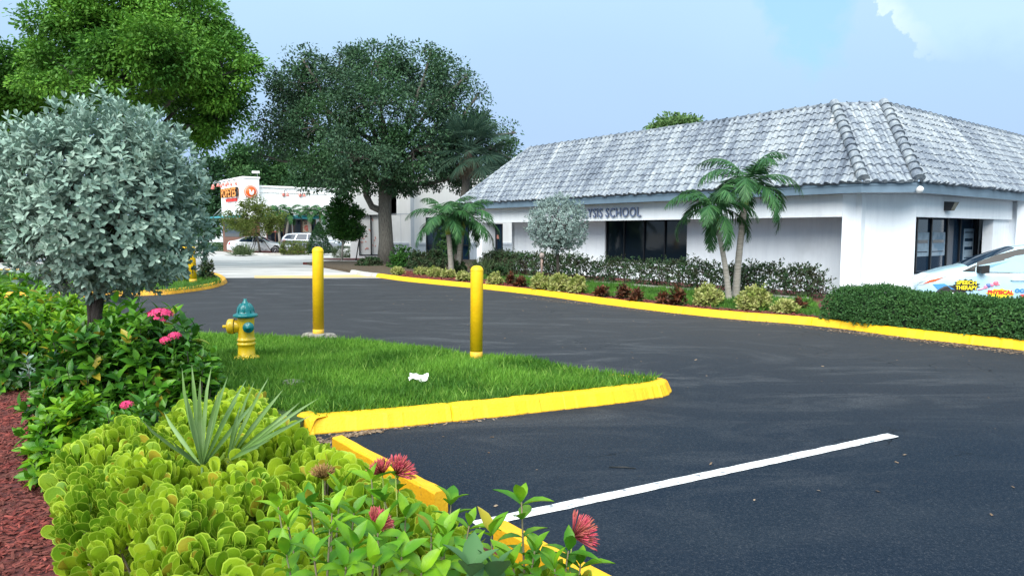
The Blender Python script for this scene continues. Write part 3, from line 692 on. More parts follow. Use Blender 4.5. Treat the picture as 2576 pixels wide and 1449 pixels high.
# sign letters on the beam; text runs towards the viewer's right, i.e. along -d
text_mesh('sign_letters', 'ANALYSIS SCHOOL', .46, .04, M['letter'], school, (*LP(11.5, .43), 2.33), (-d[0], -d[1], 0), bold=.006, sidemat=M['letter_side'], spacing=1.1, fitw=3.72)

# ------------------------------------------------------------------ restaurant
rest = thing('restaurant_building', 'white fried chicken restaurant with teal awnings and raised sign tower', 'building')
RC = at(617, 600, 60)[:2]
# tower corner nearest at RC; left front runs along d, long front along e
def QP(u, v): return RC + u * e + v * d     # u along the long front, v along the left front (both away)
L_left = 6.3; L_tow = 1.3
w1 = MB(); w1.prism([tuple(QP(0, 0)), tuple(QP(L_tow, 0)), tuple(QP(L_tow, L_left)), tuple(QP(0, L_left))], 2.9, 6.3)
w1.prism([tuple(QP(L_tow - .02, .35)), tuple(QP(12, .35)), tuple(QP(12, 9)), tuple(QP(L_tow - .02, 9))], 0, 5.6)
w1.build('wall', M['wall_rest'], rest)
cp = MB(); cp.prism([tuple(QP(-.08, -.08)), tuple(QP(L_tow + .06, -.08)), tuple(QP(L_tow + .06, L_left + .08)), tuple(QP(-.08, L_left + .08))], 6.28, 6.42)
cp.prism([tuple(QP(L_tow + .08, .25)), tuple(QP(12.1, .25)), tuple(QP(12.1, 9.1)), tuple(QP(L_tow + .08, 9.1))], 5.58, 5.74)
cp.prism([tuple(QP(L_tow + .1, .30)), tuple(QP(12.1, .30)), tuple(QP(12.1, .36)), tuple(QP(L_tow + .1, .36))], 5.15, 5.2)
cp.build('parapet_cap', M['wall_rest'], rest)
wd = MB(); wd.prism([tuple(QP(.03, .03)), tuple(QP(L_tow - .03, .03)), tuple(QP(L_tow - .03, L_left - .03)), tuple(QP(.03, L_left - .03))], 0, 2.9); wd.build('wood_cladding', M['wood'], rest)
def qwin(u0, u1, z0, z1, v=.35, name='window', m='glass', left=False):
    mb = MB()
    if left: mb.prism([tuple(QP(-.0, u0)), tuple(QP(-.0, u1)), tuple(QP(.05, u1)), tuple(QP(.05, u0))], z0, z1)
    else: mb.prism([tuple(QP(u0, v - .03)), tuple(QP(u1, v - .03)), tuple(QP(u1, v + .05)), tuple(QP(u0, v + .05))], z0, z1)
    return mb.build(name, M[m], rest)
qwin(.5, L_left - .7, 1.35, 2.75, left=True)
qwin(1.95, 4.15, .9, 2.88); qwin(4.3, 6.4, .9, 2.88)
fr = MB()
for u in (1.92, 2.65, 3.4, 4.1, 4.3, 5.0, 5.7, 6.35): fr.prism([tuple(QP(u, .28)), tuple(QP(u + .06, .28)), tuple(QP(u + .06, .33)), tuple(QP(u, .33))], .9, 2.88)
fr.build('window_frame', M['wood'], rest)
for u0, u1, z0, z1, mm, tx, lab in ((2.25, 3.05, 1.75, 2.75, 'poster_red', 'S', 'red food poster'), (5.15, 5.95, 1.75, 2.75, 'cream', '20', 'cream poster with a large number')):
    p = qwin(u0, u1, z0, z1, v=.29, name='poster', m=mm); p['label'] = lab
    oo = QP(u0 + .1, .25)
    if tx == '20': text_mesh('print', tx, .3, .01, M['black'], p, (*oo, z1 - .28), (*e, 0), bold=.02)
    dsk = MB(); c0 = QP((u0 + u1) / 2, .255); ax = np.array([(*e, 0), (0, 0, 1), (*(-d), 0)])
    dsk.lathe([(0, 0), (.27, 0), (.26, .01), (0, .012)], (*c0, z0 + .36), 14, ax=ax); dsk.build('dish', M['wall_shop'] if mm == 'poster_red' else M['poster_red'], p)
aw = MB()
def wedge(mb, a, b, out, z0, z1):
    a = np.array(a); b = np.array(b); o = np.array(out)
    mb.raw([(*a, z1), (*b, z1), (*(b + o), z0 + .12), (*(a + o), z0 + .12), (*a, z0), (*b, z0), (*(b + o), z0), (*(a + o), z0)], [(0, 3, 2, 1), (4, 5, 6, 7), (3, 7, 6, 2), (0, 4, 7, 3), (1, 2, 6, 5)])
wedge(aw, QP(-.02, .4), QP(-.02, L_left + .1), -e * 1.0, 3.0, 3.22); awn1 = aw.build('awning', M['teal'], rest)
aw = MB(); wedge(aw, QP(1.6, .31), QP(6.85, .31), -d * .8, 2.93, 3.25); aw.build('awning', M['teal'], rest)
rd = MB()
for k in range(5):
    v = .8 + k * 1.25; rd.tube([(*QP(-.02, v), 4.05), (*(QP(0, v) - e * .9), 3.2)], .025, 5)
rd.build('tie_rods', M['metal'], awn1)
text_mesh('sign_letters', 'POPEYES', 1.08, .25, M['amber'], rest, (*(QP(0, 5.2) - e * .22), 4.82), (-d[0], -d[1], 0), bold=.03, sidemat=M['black'], spacing=1.02, fitw=4.1)  # black letter sides stand for the black shadow beside the letters
text_mesh('sign_letters', 'LOUISIANA KITCHEN', .36, .12, M['red'], rest, (*(QP(0, 4.5) - e * .1), 4.42), (-d[0], -d[1], 0), bold=.04, sidemat=M['red'], fitw=2.8)
ax = np.array([(*e, 0), (0, 0, 1), (*(-d), 0)]); c0 = QP(.56, -.01); EZ = 5.14
em = MB(); em.lathe([(0, 0), (.54, 0), (.54, .06), (0, .061)], (*c0, EZ), 32, ax=ax); emo = em.build('emblem', M['orange'], rest)
rg = MB(); rg.lathe([(.48, .063), (.48, .075), (.45, .075), (.45, .063)], (*c0, EZ), 32, ax=ax)
c1 = c0 - d * .065
bird = [(q[0] * .62, q[1] * .62) for q in [(-.30, .30), (-.12, .36), (-.02, .22), (.0, .04), (.12, -.02), (.20, .12), (.30, .34), (.40, .16), (.40, -.14), (.24, -.36), (.02, -.42), (-.16, -.32), (-.22, -.1), (-.20, .12)]]
V = [(*(c1 + e * x), EZ + z) for x, z in bird] + [(*(c1 - d * .03 + e * x), EZ + z) for x, z in bird]; nb = len(bird)
rg.raw(V, [tuple(range(nb)), tuple(range(2 * nb - 1, nb - 1, -1))] + [(i, (i + 1) % nb, nb + (i + 1) % nb, nb + i) for i in range(nb)]); rg.build('emblem_print', M['white'], emo)
def goose(p, out, label):
    t = thing('gooseneck_lamp', label, 'lamp', (0, 0, 0), 0, 'red gooseneck sign lamps'); p = np.array(p); o = np.array((*out, 0.)); 
    mb = MB(); mb.tube([p, p + o * .25 + (0, 0, .35), p + o * .6 + (0, 0, .42), p + o * .85 + (0, 0, .25), p + o * .9 + (0, 0, .05)], .03, 6)
    mb.build('arm', M['metal'], t); mb = MB(); c = p + o * .9; mb.lathe([(.05, .1), (.1, .05), (.10, -.03), (.17, -.15), (.16, -.15), (.04, .05)], c, 14); mb.build('lamp_shade', M['lamp_red'], t)
    mb = MB(); mb.lathe([(0, 0), (.14, 0), (.14, .05), (0, .05)], p, 10, ax=ax); mb.build('mount', M['lamp_red'], t)
for v, lb in ((6.0, 'farthest of the row over the sign letters'), (4.5, 'second of the row over the sign letters'), (3.06, 'third of the row over the sign letters'), (1.77, 'closest to the tower corner over the sign letters')):
    goose((*QP(-.05, v), 5.9), -e * .8, 'small red gooseneck lamp, ' + lb)
goose((*QP(.1, 6.35), 5.8), d * .75 - e * .7, 'pale red gooseneck lamp sticking out past the tower edge')
goose((*QP(3.5, .3), 5.0), -d, 'red gooseneck lamp on the long white wall, nearer the tower')
goose((*QP(5.0, .3), 5.0), -d, 'red gooseneck lamp on the long white wall, nearer the oak')
fl = thing('roof_floodlight', 'small white floodlight on the restaurant tower top', 'lamp', (*QP(L_tow - .1, .1), 6.42))
m_ = MB(); m_.tube([(0, 0, 0), (0, 0, .35)], .03, 6); m_.build('post', M['metal'], fl); m_ = MB(); m_.box((-.1, -.1, .40), (.6, .3, .18), .4); m_.build('lamp_head', M['white'], fl)

# ------------------------------------------------------------------ far shop building
shop = thing('shop_building', 'white shop building with grey wainscot behind the oak', 'building')
def SX(px, D=45.0): return (px - CX) / F * D * 1.003
s_ = MB(); D0 = 45.0
def sbox(mb, pa, pb, z0, z1, D=45.0, th=.4): mb.prism([(SX(pa), D), (SX(pb), D), (SX(pb), D + th), (SX(pa), D + th)], z0, z1)
sbox(s_, 883, 905, 0, 5.2); sbox(s_, 905, 1000, 2.85, 5.2); sbox(s_, 905, 990, 0, .3); sbox(s_, 985, 1072, 0, 5.4)
sbox(s_, 1072, 1180, 2.7, 5.4); sbox(s_, 1183, 1240, 0, 5.4); sbox(s_, 1240, 1265, 2.3, 5.4); sbox(s_, 1265, 1420, 0, 5.4)
s_.prism([(SX(883), 45.4), (SX(1420), 45.4), (SX(1420), 58), (SX(883), 58)], 5.0, 5.2)
s_.prism([(SX(883), 45.3), (SX(886), 45.3), (SX(886), 58), (SX(883), 58)], 0, 5.2)
s_.build('wall', M['wall_shop'], shop)
for a, b_ in ((990, 1030), (1046, 1072), (1183, 1240), (1265, 1420)): s_ = MB(); sbox(s_, a, b_, 0, .98, 44.94, .08); sbox(s_, a, b_, .975, 1.1, 44.9, .12); s_.build('wainscot', M['wall_grey'], shop)
s_ = MB(); sbox(s_, 989, 1035, 2.9, 2.93, 44.985, .03); s_.prism([(SX(1010), 44.985), (SX(1010.6), 44.985), (SX(1010.6), 45.1), (SX(1010), 45.1)], 1.1, 2.9); s_.build('wall_joint', M['wall_grey'], shop)
s_ = MB(); sbox(s_, 1037, 1045, 0, 4.8, 44.6, .2); s_.build('downpipe', M['wall_grey'], shop)
s_ = MB(); sbox(s_, 905, 986, .3, 2.85, 45.1, .05); wo_ = s_.build('window', M['white'], shop, label='window covered with white film')
s_ = MB()
for a, b_, z0, z1 in ((905, 907.5, .3, 2.85), (934, 937, .3, 2.85), (983, 986, .3, 2.85), (905, 986, .3, .36), (905, 986, 2.8, 2.86)): sbox(s_, a, b_, z0, z1, 44.97, .08)
s_.build('window_frame', M['frame'], wo_)
s_ = MB(); rr = random.Random(4); M['pinkp'] = mat('film_print_pink', (.75, .30, .24), rough=.6)
for k in range(22):
    x = SX(rr.uniform(910, 980)); z = rr.uniform(.5, 2.7); a = rr.uniform(0, pi); l = rr.uniform(.08, .22)
    s_.box((x, 45.085, z), (l, .01, .05), ax=[(cos(a), 0, sin(a)), (0, 1, 0), (-sin(a), 0, cos(a))])
s_.build('film_print', M['pinkp'], wo_)
for a, b_ in ((1072, 1180),):
    s_ = MB(); sbox(s_, a, b_, .0, 2.7, 45.25, .04); g_ = s_.build('window', M['glass_blue'], shop)
    s_ = MB()
    for q in (1072, 1100, 1128, 1155, 1178): sbox(s_, q, q + 3, 0, 2.7, 45.15, .08)
    sbox(s_, a, b_, .9, .98, 45.14, .08); s_.build('window_frame', M['frame'], g_)
s_ = MB(); sbox(s_, 1240, 1265, 0, 2.3, 45.2, .04); dr = s_.build('door', M['glass_blue'], shop)
s_ = MB(); 
for q in (1240, 1248, 1262): sbox(s_, q, q + 3, 0, 2.3, 45.1, .08)
s_.build('door_frame', M['frame'], dr)
s_ = MB(); sbox(s_, 1250, 1255, 1.35, 1.6, 45.08, .02); s_.build('notice', M['pinkp'], dr)


# ------------------------------------------------------------------ cars
def car(name, label, prof, sidewins, screens, loc, rz, paint, wheels, wr=.33, glass='glass_blue', extra=None, group=None, winlabel=None):
    """prof rows: x, top z, belt z, half width at belt, half width at top. x grows to the rear"""
    t = thing(name, label, name.replace('_', ' ').split()[-1] if name != 'parked_car' else 'car', loc, rz, group)
    X = np.array([p[0] for p in prof]); 
    xs = np.unique(np.concatenate([np.linspace(X[0], X[-1], 44), X])); ip = lambda k: np.interp(xs, X, [p[k] for p in prof])
    top, belt, hb, ht = ip(1), ip(2), ip(3), ip(4); V = []
    half = []
    for i, x in enumerate(xs):
        T, Bt, a, b = top[i], belt[i], hb[i], ht[i]
        zb = .24 if .5 < x < X[-1] - .4 else .32
        half.append([(a * .90, zb), (a * .985, zb + .1), (a * 1.0, .5 * (zb + Bt)), (a * 1.0, Bt - .1), (a * .985, Bt - .02), (a * .97, Bt), (b + (a * .97 - b) * .1, Bt + (T - .07 - Bt) * .9), (b, T - .04), (b * .9, T - .01), (b * .5, T + .012), (0, T + .02)])
    n = len(half[0])
    for i, x in enumerate(xs):
        for y, z in half[i]: V.append((x, y, z))
        for y, z in half[i][-2::-1]: V.append((x, -y, z))
    m = 2 * n - 1; f = [(i * m + k, i * m + k + 1, (i + 1) * m + k + 1, (i + 1) * m + k) for i in range(len(xs) - 1) for k in range(m - 1)]
    f += [tuple(range(m - 1, -1, -1)), tuple((len(xs) - 1) * m + k for k in range(m))]
    MB().raw(V, f, 0, True).build('body', paint, t)
    def side_y(x, z):
        T, Bt, a, b = [np.interp(x, X, [p[k] for p in prof]) for k in (1, 2, 3, 4)]
        if z <= Bt: return a * (1 if z < Bt - .1 else .985)
        q = min(1, (z - Bt) / max(.01, (T - .07 - Bt))); return a * .97 + (b - a * .97) * q * .9
    def panel(poly, off, sides=(-1, 1)):
        mb = MB()
        for sg in sides:
            # subdivide for curvature
            c = np.mean(poly, axis=0); P = []
            for i in range(len(poly)):
                a_, b_ = np.array(poly[i]), np.array(poly[(i + 1) % len(poly)])
                for q in (0, .5): P.append(a_ + (b_ - a_) * q)
            Vv = [(p[0], sg * (side_y(*p) + off), p[1]) for p in P] + [(c[0], sg * (side_y(*c) + off), c[1])]; k = len(P)
            mb.raw(Vv, [((i, (i + 1) % k, k) if sg < 0 else ((i + 1) % k, i, k)) for i in range(k)], 0, False)
        return mb
    panel1 = panel
    class panel:
        def __init__(s, poly, off, sides=(-1, 1)): s.a = (poly, off, sides)
        def build(s, name, m, par, **k): return [panel1(s.a[0], s.a[1], (g_,)).build(name, m, par, **k) for g_ in s.a[2]][0]
    for poly in sidewins: panel(poly, .008).build('side_window', M[glass], t)
    for (x0, z0, w0, x1, z1, w1_) in screens:
        Vv = []
        for q in np.linspace(0, 1, 6):
            x = x0 + (x1 - x0) * q; zz = np.interp(x, X, [p[1] for p in prof]); wv = w0 + (w1_ - w0) * q
            Vv += [(x, -wv, zz - .015), (x, -wv * .5, zz + .024), (x, 0, zz + .032), (x, wv * .5, zz + .024), (x, wv, zz - .015)]
        MB().raw(Vv, [(i * 5 + k, i * 5 + k + 1, (i + 1) * 5 + k + 1, (i + 1) * 5 + k) for i in range(5) for k in range(4)], 0, True).build('windscreen' if x0 < X[-1] / 2 else 'rear_window', M[glass], t)
    ax = np.array([(1, 0, 0), (0, 0, 1), (0, -1, 0)])
    for xw in wheels:
        for sg in (-1, 1):
            hw = np.interp(xw, X, [p[3] for p in prof]); A = ax if sg < 0 else np.array([(1, 0, 0), (0, 0, 1), (0, 1, 0)])
            ar = MB(); ar.lathe([(0, hw - .25), (wr + .05, hw - .25), (wr + .05, hw + .004), (wr + .02, hw + .006), (0, hw + .006)], (xw, 0, wr + .02), 22, ax=A); aro = ar.build('wheel_arch', M['black'], t)
            wh = MB(); wh.lathe([(0, hw - .2), (wr, hw - .2), (wr, hw - .01), (wr - .02, hw + .015), (wr - .1, hw + .018), (0, hw + .01)], (xw, 0, wr), 22, ax=A); wo = wh.build('wheel', M['tyre'], t)
            rm = MB(); rm.lathe([(0, hw + .012), (.05, hw + .03), (.05, hw + .012)], (xw, 0, wr), 12, ax=A); rm.lathe([(wr - .11, hw + .019), (wr - .09, hw + .026), (wr - .085, hw + .019)], (xw, 0, wr), 22, ax=A)
            for k in range(10):
                a = 2 * pi * k / 10; rm.tube([(xw + .04 * cos(a), sg * (hw + .022), wr + .04 * sin(a)), (xw + (wr - .09) * cos(a), sg * (hw + .022), wr + (wr - .09) * sin(a))], .013, 4)
            rm.build('rim', M['chrome'], wo)
    return t, panel, side_y
M['carwhite'] = mat('white_car_paint', (.72, .75, .78), rough=.22, coat=.6)
M['carsilver'] = mat('silver_car_paint', (.27, .30, .34), rough=.25, metal=.3, coat=.5)
M['tail'] = mat('tail_lamp', (.55, .02, .02), rough=.2)
M['lens_clear'] = mat('head_lamp', (.45, .5, .52), rough=.12)
# white sedan, nose to the right: local +x is the rear, so turn by 180 degrees
sed = [(0, .62, .56, .62, .55), (.25, .74, .68, .82, .74), (1.0, .90, .84, .89, .80), (1.55, .98, .93, .90, .80), (2.35, 1.38, .96, .90, .62), (2.9, 1.44, .97, .90, .60), (3.5, 1.38, .99, .90, .60), (4.35, 1.10, 1.00, .89, .72), (4.75, 1.04, .98, .84, .72), (4.9, .78, .72, .76, .66)]
sx, sy = G(581, 639)[0], 58.0; sx = (581 - CX) / F * 58 + 4.9
t, panel, sy_ = car('white_sedan', 'white sedan with a dented front door parked before the restaurant', sed, [[(1.75, .97), (2.3, 1.30), (2.75, 1.37), (2.75, .98)], [(2.82, .98), (2.82, 1.37), (3.4, 1.34), (3.75, 1.20), (3.9, 1.03), (3.7, .99)]], [(1.62, 0, .72, 2.3, 0, .55), (3.6, 0, .56, 4.2, 0, .68)], (sx, 58, 0), pi, M['carwhite'], (.95, 3.85), .33)
panel([(4.55, .95), (4.83, .93), (4.84, .78), (4.6, .80)], .01).build('tail_lamp', M['tail'], t)
panel([(.12, .62), (.5, .76), (.62, .72), (.2, .54)], .01).build('headlight', M['lens_clear'], t)
panel([(1.5, .38), (2.35, .62), (2.3, .45), (1.9, .30)], .012, (1,)).build('door_dent', mat('crumpled_panel', (.30, .32, .34), (.66, .68, .70), 7, .35), t)
for sg in (-1, 1): MB().lathe([(0, -.1), (.07, -.09), (.08, .02), (.04, .1), (0, .11)], (2.0, sg * 1.0, 1.0), 8).build('mirror', M['black'], t)
for x in (2.6, 3.5):
    for sg in (-1, 1): MB().box((x, sg * (sy_(x, .84) + .015), .84), (.2, .03, .03)).build('door_handle', M['chrome'], t)
suv = [(0, .82, .72, .70, .6), (.2, .98, .90, .90, .82), (1.1, 1.12, 1.05, .96, .86), (1.4, 1.16, 1.08, .97, .86), (2.1, 1.60, 1.10, .97, .72), (2.6, 1.70, 1.10, .97, .70), (4.0, 1.70, 1.12, .97, .70), (4.6, 1.62, 1.14, .96, .72), (4.85, 1.35, 1.14, .94, .78), (4.98, 1.10, 1.0, .9, .8), (5.02, .8, .7, .86, .8)]
sx = (714 - CX) / F * 60.5 + 5.02
t, panel, sy_ = car('silver_suv', 'silver sport utility vehicle parked beyond the white sedan, partly behind the cone shaped shrub', suv, [[(1.6, 1.13), (2.15, 1.52), (2.7, 1.6), (2.7, 1.13)], [(2.78, 1.13), (2.78, 1.6), (3.55, 1.6), (3.7, 1.15)], [(3.85, 1.17), (3.72, 1.58), (4.45, 1.54), (4.72, 1.2)]], [(1.45, 0, .78, 2.1, 0, .66), (4.62, 0, .62, 4.84, 0, .68)], (sx, 60.5, 0), pi, M['carsilver'], (.98, 4.0), .38)
panel([(4.5, 1.12), (4.9, 1.12), (4.95, .96), (4.6, .96)], .01).build('tail_lamp', M['tail'], t)
panel([(.1, .85), (.55, 1.0), (.6, .9), (.15, .75)], .01).build('headlight', M['lens_clear'], t)

# wrapped compact van at the right
M['wrap'] = mat('sky_wrap_paint', (.62, .80, .86), (.45, .70, .82), .9, .22, coat=.6, stops=(.42, .6))
van = [(0, .60, .50, .60, .50), (.06, .70, .62, .70, .60), (.25, .84, .76, .79, .70), (.6, .97, .88, .84, .74), (.92, 1.05, .93, .85, .72), (1.35, 1.27, .95, .85, .63), (1.85, 1.46, .96, .85, .57), (2.4, 1.545, .98, .85, .56), (3.2, 1.55, 1.0, .85, .56), (3.75, 1.48, 1.02, .84, .58), (4.0, 1.25, 1.03, .82, .64), (4.1, .9, .8, .78, .7)]
t, panel, sy_ = car('minivan', 'pale blue wrapped minivan with speech therapy lettering behind the clipped hedge', van, [], [], (8.87 + .32, 15.5 + .79, 0), radians(-22), M['wrap'], (.66, 3.2), .29)
t['category'] = 'van'
panel([(.84, .945), (1.08, .945), (1.12, 1.10)], .009).build('quarter_window', M['black'], t)
sw = panel([(1.14, .945), (1.17, 1.13), (1.5, 1.28), (1.9, 1.41), (2.4, 1.47), (2.4, .955)], .008).build('side_window', M['glass_van'] if 'glass_van' in M else glass_mat('van_glass', (.16, .30, .38), .06), t)
rim_ = panel([(1.10, .925), (1.13, 1.14), (1.48, 1.305), (1.9, 1.435), (2.44, 1.495), (2.44, .935)], .004).build('window_trim', M['black'], t)
panel([(2.5, .965), (2.5, 1.47), (3.3, 1.47), (3.6, 1.1), (3.55, .98)], .008).build('side_window', M['glass_blue'], t)
for q in ((.96, 0, .70, 1.84, 0, .52),):
    Vv = []; Xs = [p[0] for p in van]
    for qq in np.linspace(0, 1, 6):
        x = q[0] + (q[3] - q[0]) * qq; zz = np.interp(x, Xs, [p[1] for p in van]); wv = q[2] + (q[5] - q[2]) * qq
        Vv += [(x, -wv, zz - .01), (x, -wv * .5, zz + .02), (x, 0, zz + .03), (x, wv * .5, zz + .02), (x, wv, zz - .01)]
    MB().raw(Vv, [(i * 5 + k, i * 5 + k + 1, (i + 1) * 5 + k + 1, (i + 1) * 5 + k) for i in range(5) for k in range(4)], 0, True).build('windscreen', M['glass_blue'], t)
panel([(.04, .64), (.1, .72), (.54, .90), (.58, .85), (.32, .70), (.12, .62)], .012).build('headlight', M['lens_clear'], t)
panel([(.12, .655), (.36, .73), (.50, .82), (.26, .75)], .018).build('turn_signal', mat('turn_orange', (.75, .12, .03), rough=.2), t)
panel([(.30, .66), (.52, .68), (.72, .56), (.45, .50)], .010).build('wrap_print', mat('wrap_blue', (.08, .30, .62), rough=.3), t)
yv = lambda x, z: -(sy_(x, z))
mr = MB(); mr.raw([(1.10, -.86, 0.97), (1.26, -.88, 0.97), (1.30, -1.02, 0.93), (1.15, -1.04, 0.92), (1.10, -.86, 1.07), (1.26, -.88, 1.09), (1.30, -1.02, 1.10), (1.15, -1.04, 1.07)], [(3, 2, 1, 0), (4, 5, 6, 7), (0, 1, 5, 4), (1, 2, 6, 5), (2, 3, 7, 6), (3, 0, 4, 7)]); mr.build('mirror', M['black'], t)
hn = MB(); hn.tube([(1.72, yv(1.8, .8) - .012, .785), (1.78, yv(1.8, .8) - .035, .79), (1.92, yv(1.8, .8) - .035, .79), (1.98, yv(1.8, .8) - .012, .785)], .013, 6); hn.build('door_handle', M['wrap'], t)
dl = MB()
dl.tube([(1.06, yv(1.0, .9) - .001, .92), (1.04, yv(1.0, .6) - .001, .6), (1.08, yv(1.0, .4) - .001, .35)], .005, 4); dl.tube([(2.44, yv(2.4, .9) - .001, .94), (2.46, yv(2.4, .6) - .001, .35)], .005, 4)
dl.build('door_seam', M['black'], t)
def wrap_text(s, x, z, size, m, bold=.05, fitw=None, name='lettering'):
    return text_mesh(name, s, size, .006, m, t, (x, yv(x + .1, z) - .016, z), (1, 0, 0), bold=bold, fitw=fitw)[0]
M['ylet'] = mat('lettering_yellow', (.90, .72, .02), rough=.4); M['rlet'] = mat('lettering_red', (.80, .03, .03), rough=.4); M['blet'] = mat('lettering_blue', (.02, .22, .60), rough=.4)
bu = MB(); K = 26; Vb = []
for k in range(K):
    a = 2 * pi * k / K; rr = (1.0 if k % 2 else .76); Vb.append((.93 + .26 * rr * cos(a), yv(1, .72) - .009, .655 + .145 * rr * sin(a)))
bu.raw(Vb + [(.93, yv(1, .72) - .009, .655)], [(k, (k + 1) % K, K) for k in range(K)]); bu.build('burst_print', M['black'], t)
wrap_text('SPEECH', .74, .675, .115, M['ylet'], .03, .37); wrap_text('THERAPY', .73, .565, .115, M['ylet'], .03, .40)
bu = MB(); K = 22; Vb = []
for k in range(K):
    a = 2 * pi * k / K; rr = (1.0 if k % 2 else .8); Vb.append((1.54 + .26 * rr * cos(a), yv(1.54, .56) - .009, .50 + .11 * rr * sin(a)))
bu.raw(Vb + [(1.54, yv(1.54, .56) - .009, .50)], [(k, (k + 1) % K, K) for k in range(K)]); bu.build('burst_print', M['ylet'], t)
wrap_text('PHYSICAL', 1.32, .49, .11, M['rlet'], .05, .46)
wrap_text('OCCUPATIONAL', 1.80, .54, .10, M['blet'], .05, .8); wrap_text('THERAPY', 1.9, .42, .10, M['rlet'], .05, .44)
fg = MB()   # small generic flying child print
for (x, z, r_, mm_) in ((1.46, .72, .05, 0), (1.39, .675, .04, 1), (1.33, .665, .05, 2), (1.28, .63, .04, 1)):
    fg.lathe([(0, 0), (r_, 0), (r_ * .9, .006), (0, .007)], (x, yv(x, z) - .006, z), 12, mm_, ax=np.array([(1, 0, 0), (0, 0, 1), (0, -1, 0)]))
fg.tube([(1.29, yv(1.3, .65) - .008, .62), (1.20, yv(1.3, .6) - .008, .58), (1.14, yv(1.2, .6) - .008, .56)], .012, 5, 1); fg.tube([(1.45, yv(1.45, .68) - .008, .67), (1.53, yv(1.5, .68) - .008, .69)], .012, 5, 0)
fg.build('figure_print', [mat('print_pink', (.80, .18, .25), rough=.4), mat('print_rose', (.75, .25, .38), rough=.4), mat('print_blue', (.12, .20, .45), rough=.4)], t)
st = MB(); st.tube([(1.65 + .15 * cos(a), -.45 - .02 * sin(a), .98 + .13 * sin(a)) for a in np.linspace(0, 2 * pi, 16)], .014, 5); st.build('steering_wheel', M['black'], t)

# ------------------------------------------------------------------ trees
def wobble(p, q, r, n=5, amp=.06):
    p = np.array(p, float); q = np.array(q, float); L = np.linalg.norm(q - p); out = []
    for i in range(n + 1):
        t = i / n; out.append(p + (q - p) * t + (r.normal(size=3) * amp * L * sin(pi * t)))
    return out
def tree(name, label, cat, base, trunk_pts, trunk_r, lobes, nclump, per, lsize, crad, lm, bark, seed, T=T_DIA, shell=.55, droop=.2, group=None, flat=.7, twigs=True, limbs=None, up=.5):
    r = np.random.default_rng(seed); t = thing(name, label, cat, (base[0], base[1], base[2]), 0, group); b0 = np.array(base, float)
    tb = MB(); tb.tube([np.array(p) - b0 for p in trunk_pts], trunk_r, 12)
    top = np.array(trunk_pts[-1]) - b0; mid = np.array(trunk_pts[-2]) - b0
    wts = np.array([l[1][0] * l[1][2] for l in lobes]) ; wts = wts / wts.sum()
    C_ = []; Nn = []
    for li, (c, rad) in enumerate(lobes):
        k = max(1, int(nclump * wts[li])); dd_ = rnd_dirs(r, k); q = r.uniform(shell ** 3, 1, k) ** (1 / 3)
        C_.append(np.array(c) - b0 + dd_ * np.array(rad) * q[:, None]); Nn.append(dd_)
        st0 = top if li % 3 else mid; cc = np.array(c) - b0; rr0 = trunk_r[-1] * .6
        tb.tube(wobble(st0, cc, r, 5, .05), list(np.linspace(rr0, rr0 * .35, 6)), 6)
        if twigs:
            for j in range(min(k, 9)): tb.tube(wobble(cc, C_[-1][j], r, 3, .06), [rr0 * .35, rr0 * .25, rr0 * .15, rr0 * .06], 4, cap=False)
    Cc = np.concatenate(C_); Nd = np.concatenate(Nn); n = len(Cc)
    cr = crad * r.uniform(.55, 1.3, n)
    P = np.repeat(Cc, per, 0) + rnd_dirs(r, n * per) * (r.uniform(0, 1, (n * per, 1)) ** .45) * np.repeat(cr, per)[:, None] * np.array((1, 1, flat))
    out = unit(P - np.repeat(Cc, per, 0)); A = unit(out * .6 + rnd_dirs(r, n * per) * .7 + np.repeat(Nd, per, 0) * .3 + np.array((0, 0, -droop)))
    NN = rnd_dirs(r, n * per) * .8 + out * .5 + np.array((0, 0, up))
    tb.build('trunk', bark, t)
    MB().leaves(T, P, A, NN, lsize * r.uniform(.6, 1.3, n * per)).build('crown', lm, t)
    return t
def lob(px, py, D, rpx, rpy, dd=0, ry=None):
    c = at(px, py, D + dd); s = (D + dd) / F; return (tuple(c), (rpx * s, (ry or rpx * .8) * s if ry is None else ry, rpy * s))

LM = {}
LM['big'] = leafmat('bright_tree_leaves', (.065, .20, .02), (.19, .39, .045), (.045, .14, .018), .35, .5, .25)
LM['oak'] = leafmat('oak_leaves', (.026, .068, .040), (.075, .14, .075), (.05, .12, .045), .5, .5, .15)
LM['dark'] = leafmat('dark_tree_leaves', (.016, .050, .024), (.045, .11, .042), (.03, .08, .03), .3, .6, .15)
LM['dark2'] = leafmat('mid_tree_leaves', (.03, .085, .03), (.085, .18, .05), (.04, .11, .035), .3, .6, .2)
LM['olive'] = leafmat('olive_tree_leaves', (.07, .12, .02), (.17, .22, .05), (.10, .13, .03), 1.5, .5, .3)
LM['holly'] = leafmat('glossy_dark_leaves', (.02, .075, .018), (.07, .19, .03), (.03, .10, .02), 1.5, .35, .2)
LM['silver'] = leafmat('silver_leaves', (.17, .28, .22), (.42, .55, .46), (.24, .35, .29), 3, .55, .12)
LM['silver_far'] = leafmat('silver_leaves_far', (.17, .25, .23), (.38, .47, .44), (.25, .33, .30), 3, .55, .12)
LM['palm'] = leafmat('palm_leaflets', (.018, .075, .028), (.07, .18, .055), (.03, .10, .03), 1.5, .45, .15)
LM['sabal'] = leafmat('sabal_leaves', (.02, .06, .045), (.08, .14, .09), None, 1, .5, .15)
LM['dead'] = leafmat('dead_fronds', (.10, .075, .05), (.22, .17, .12), None, 1, .8, .1)

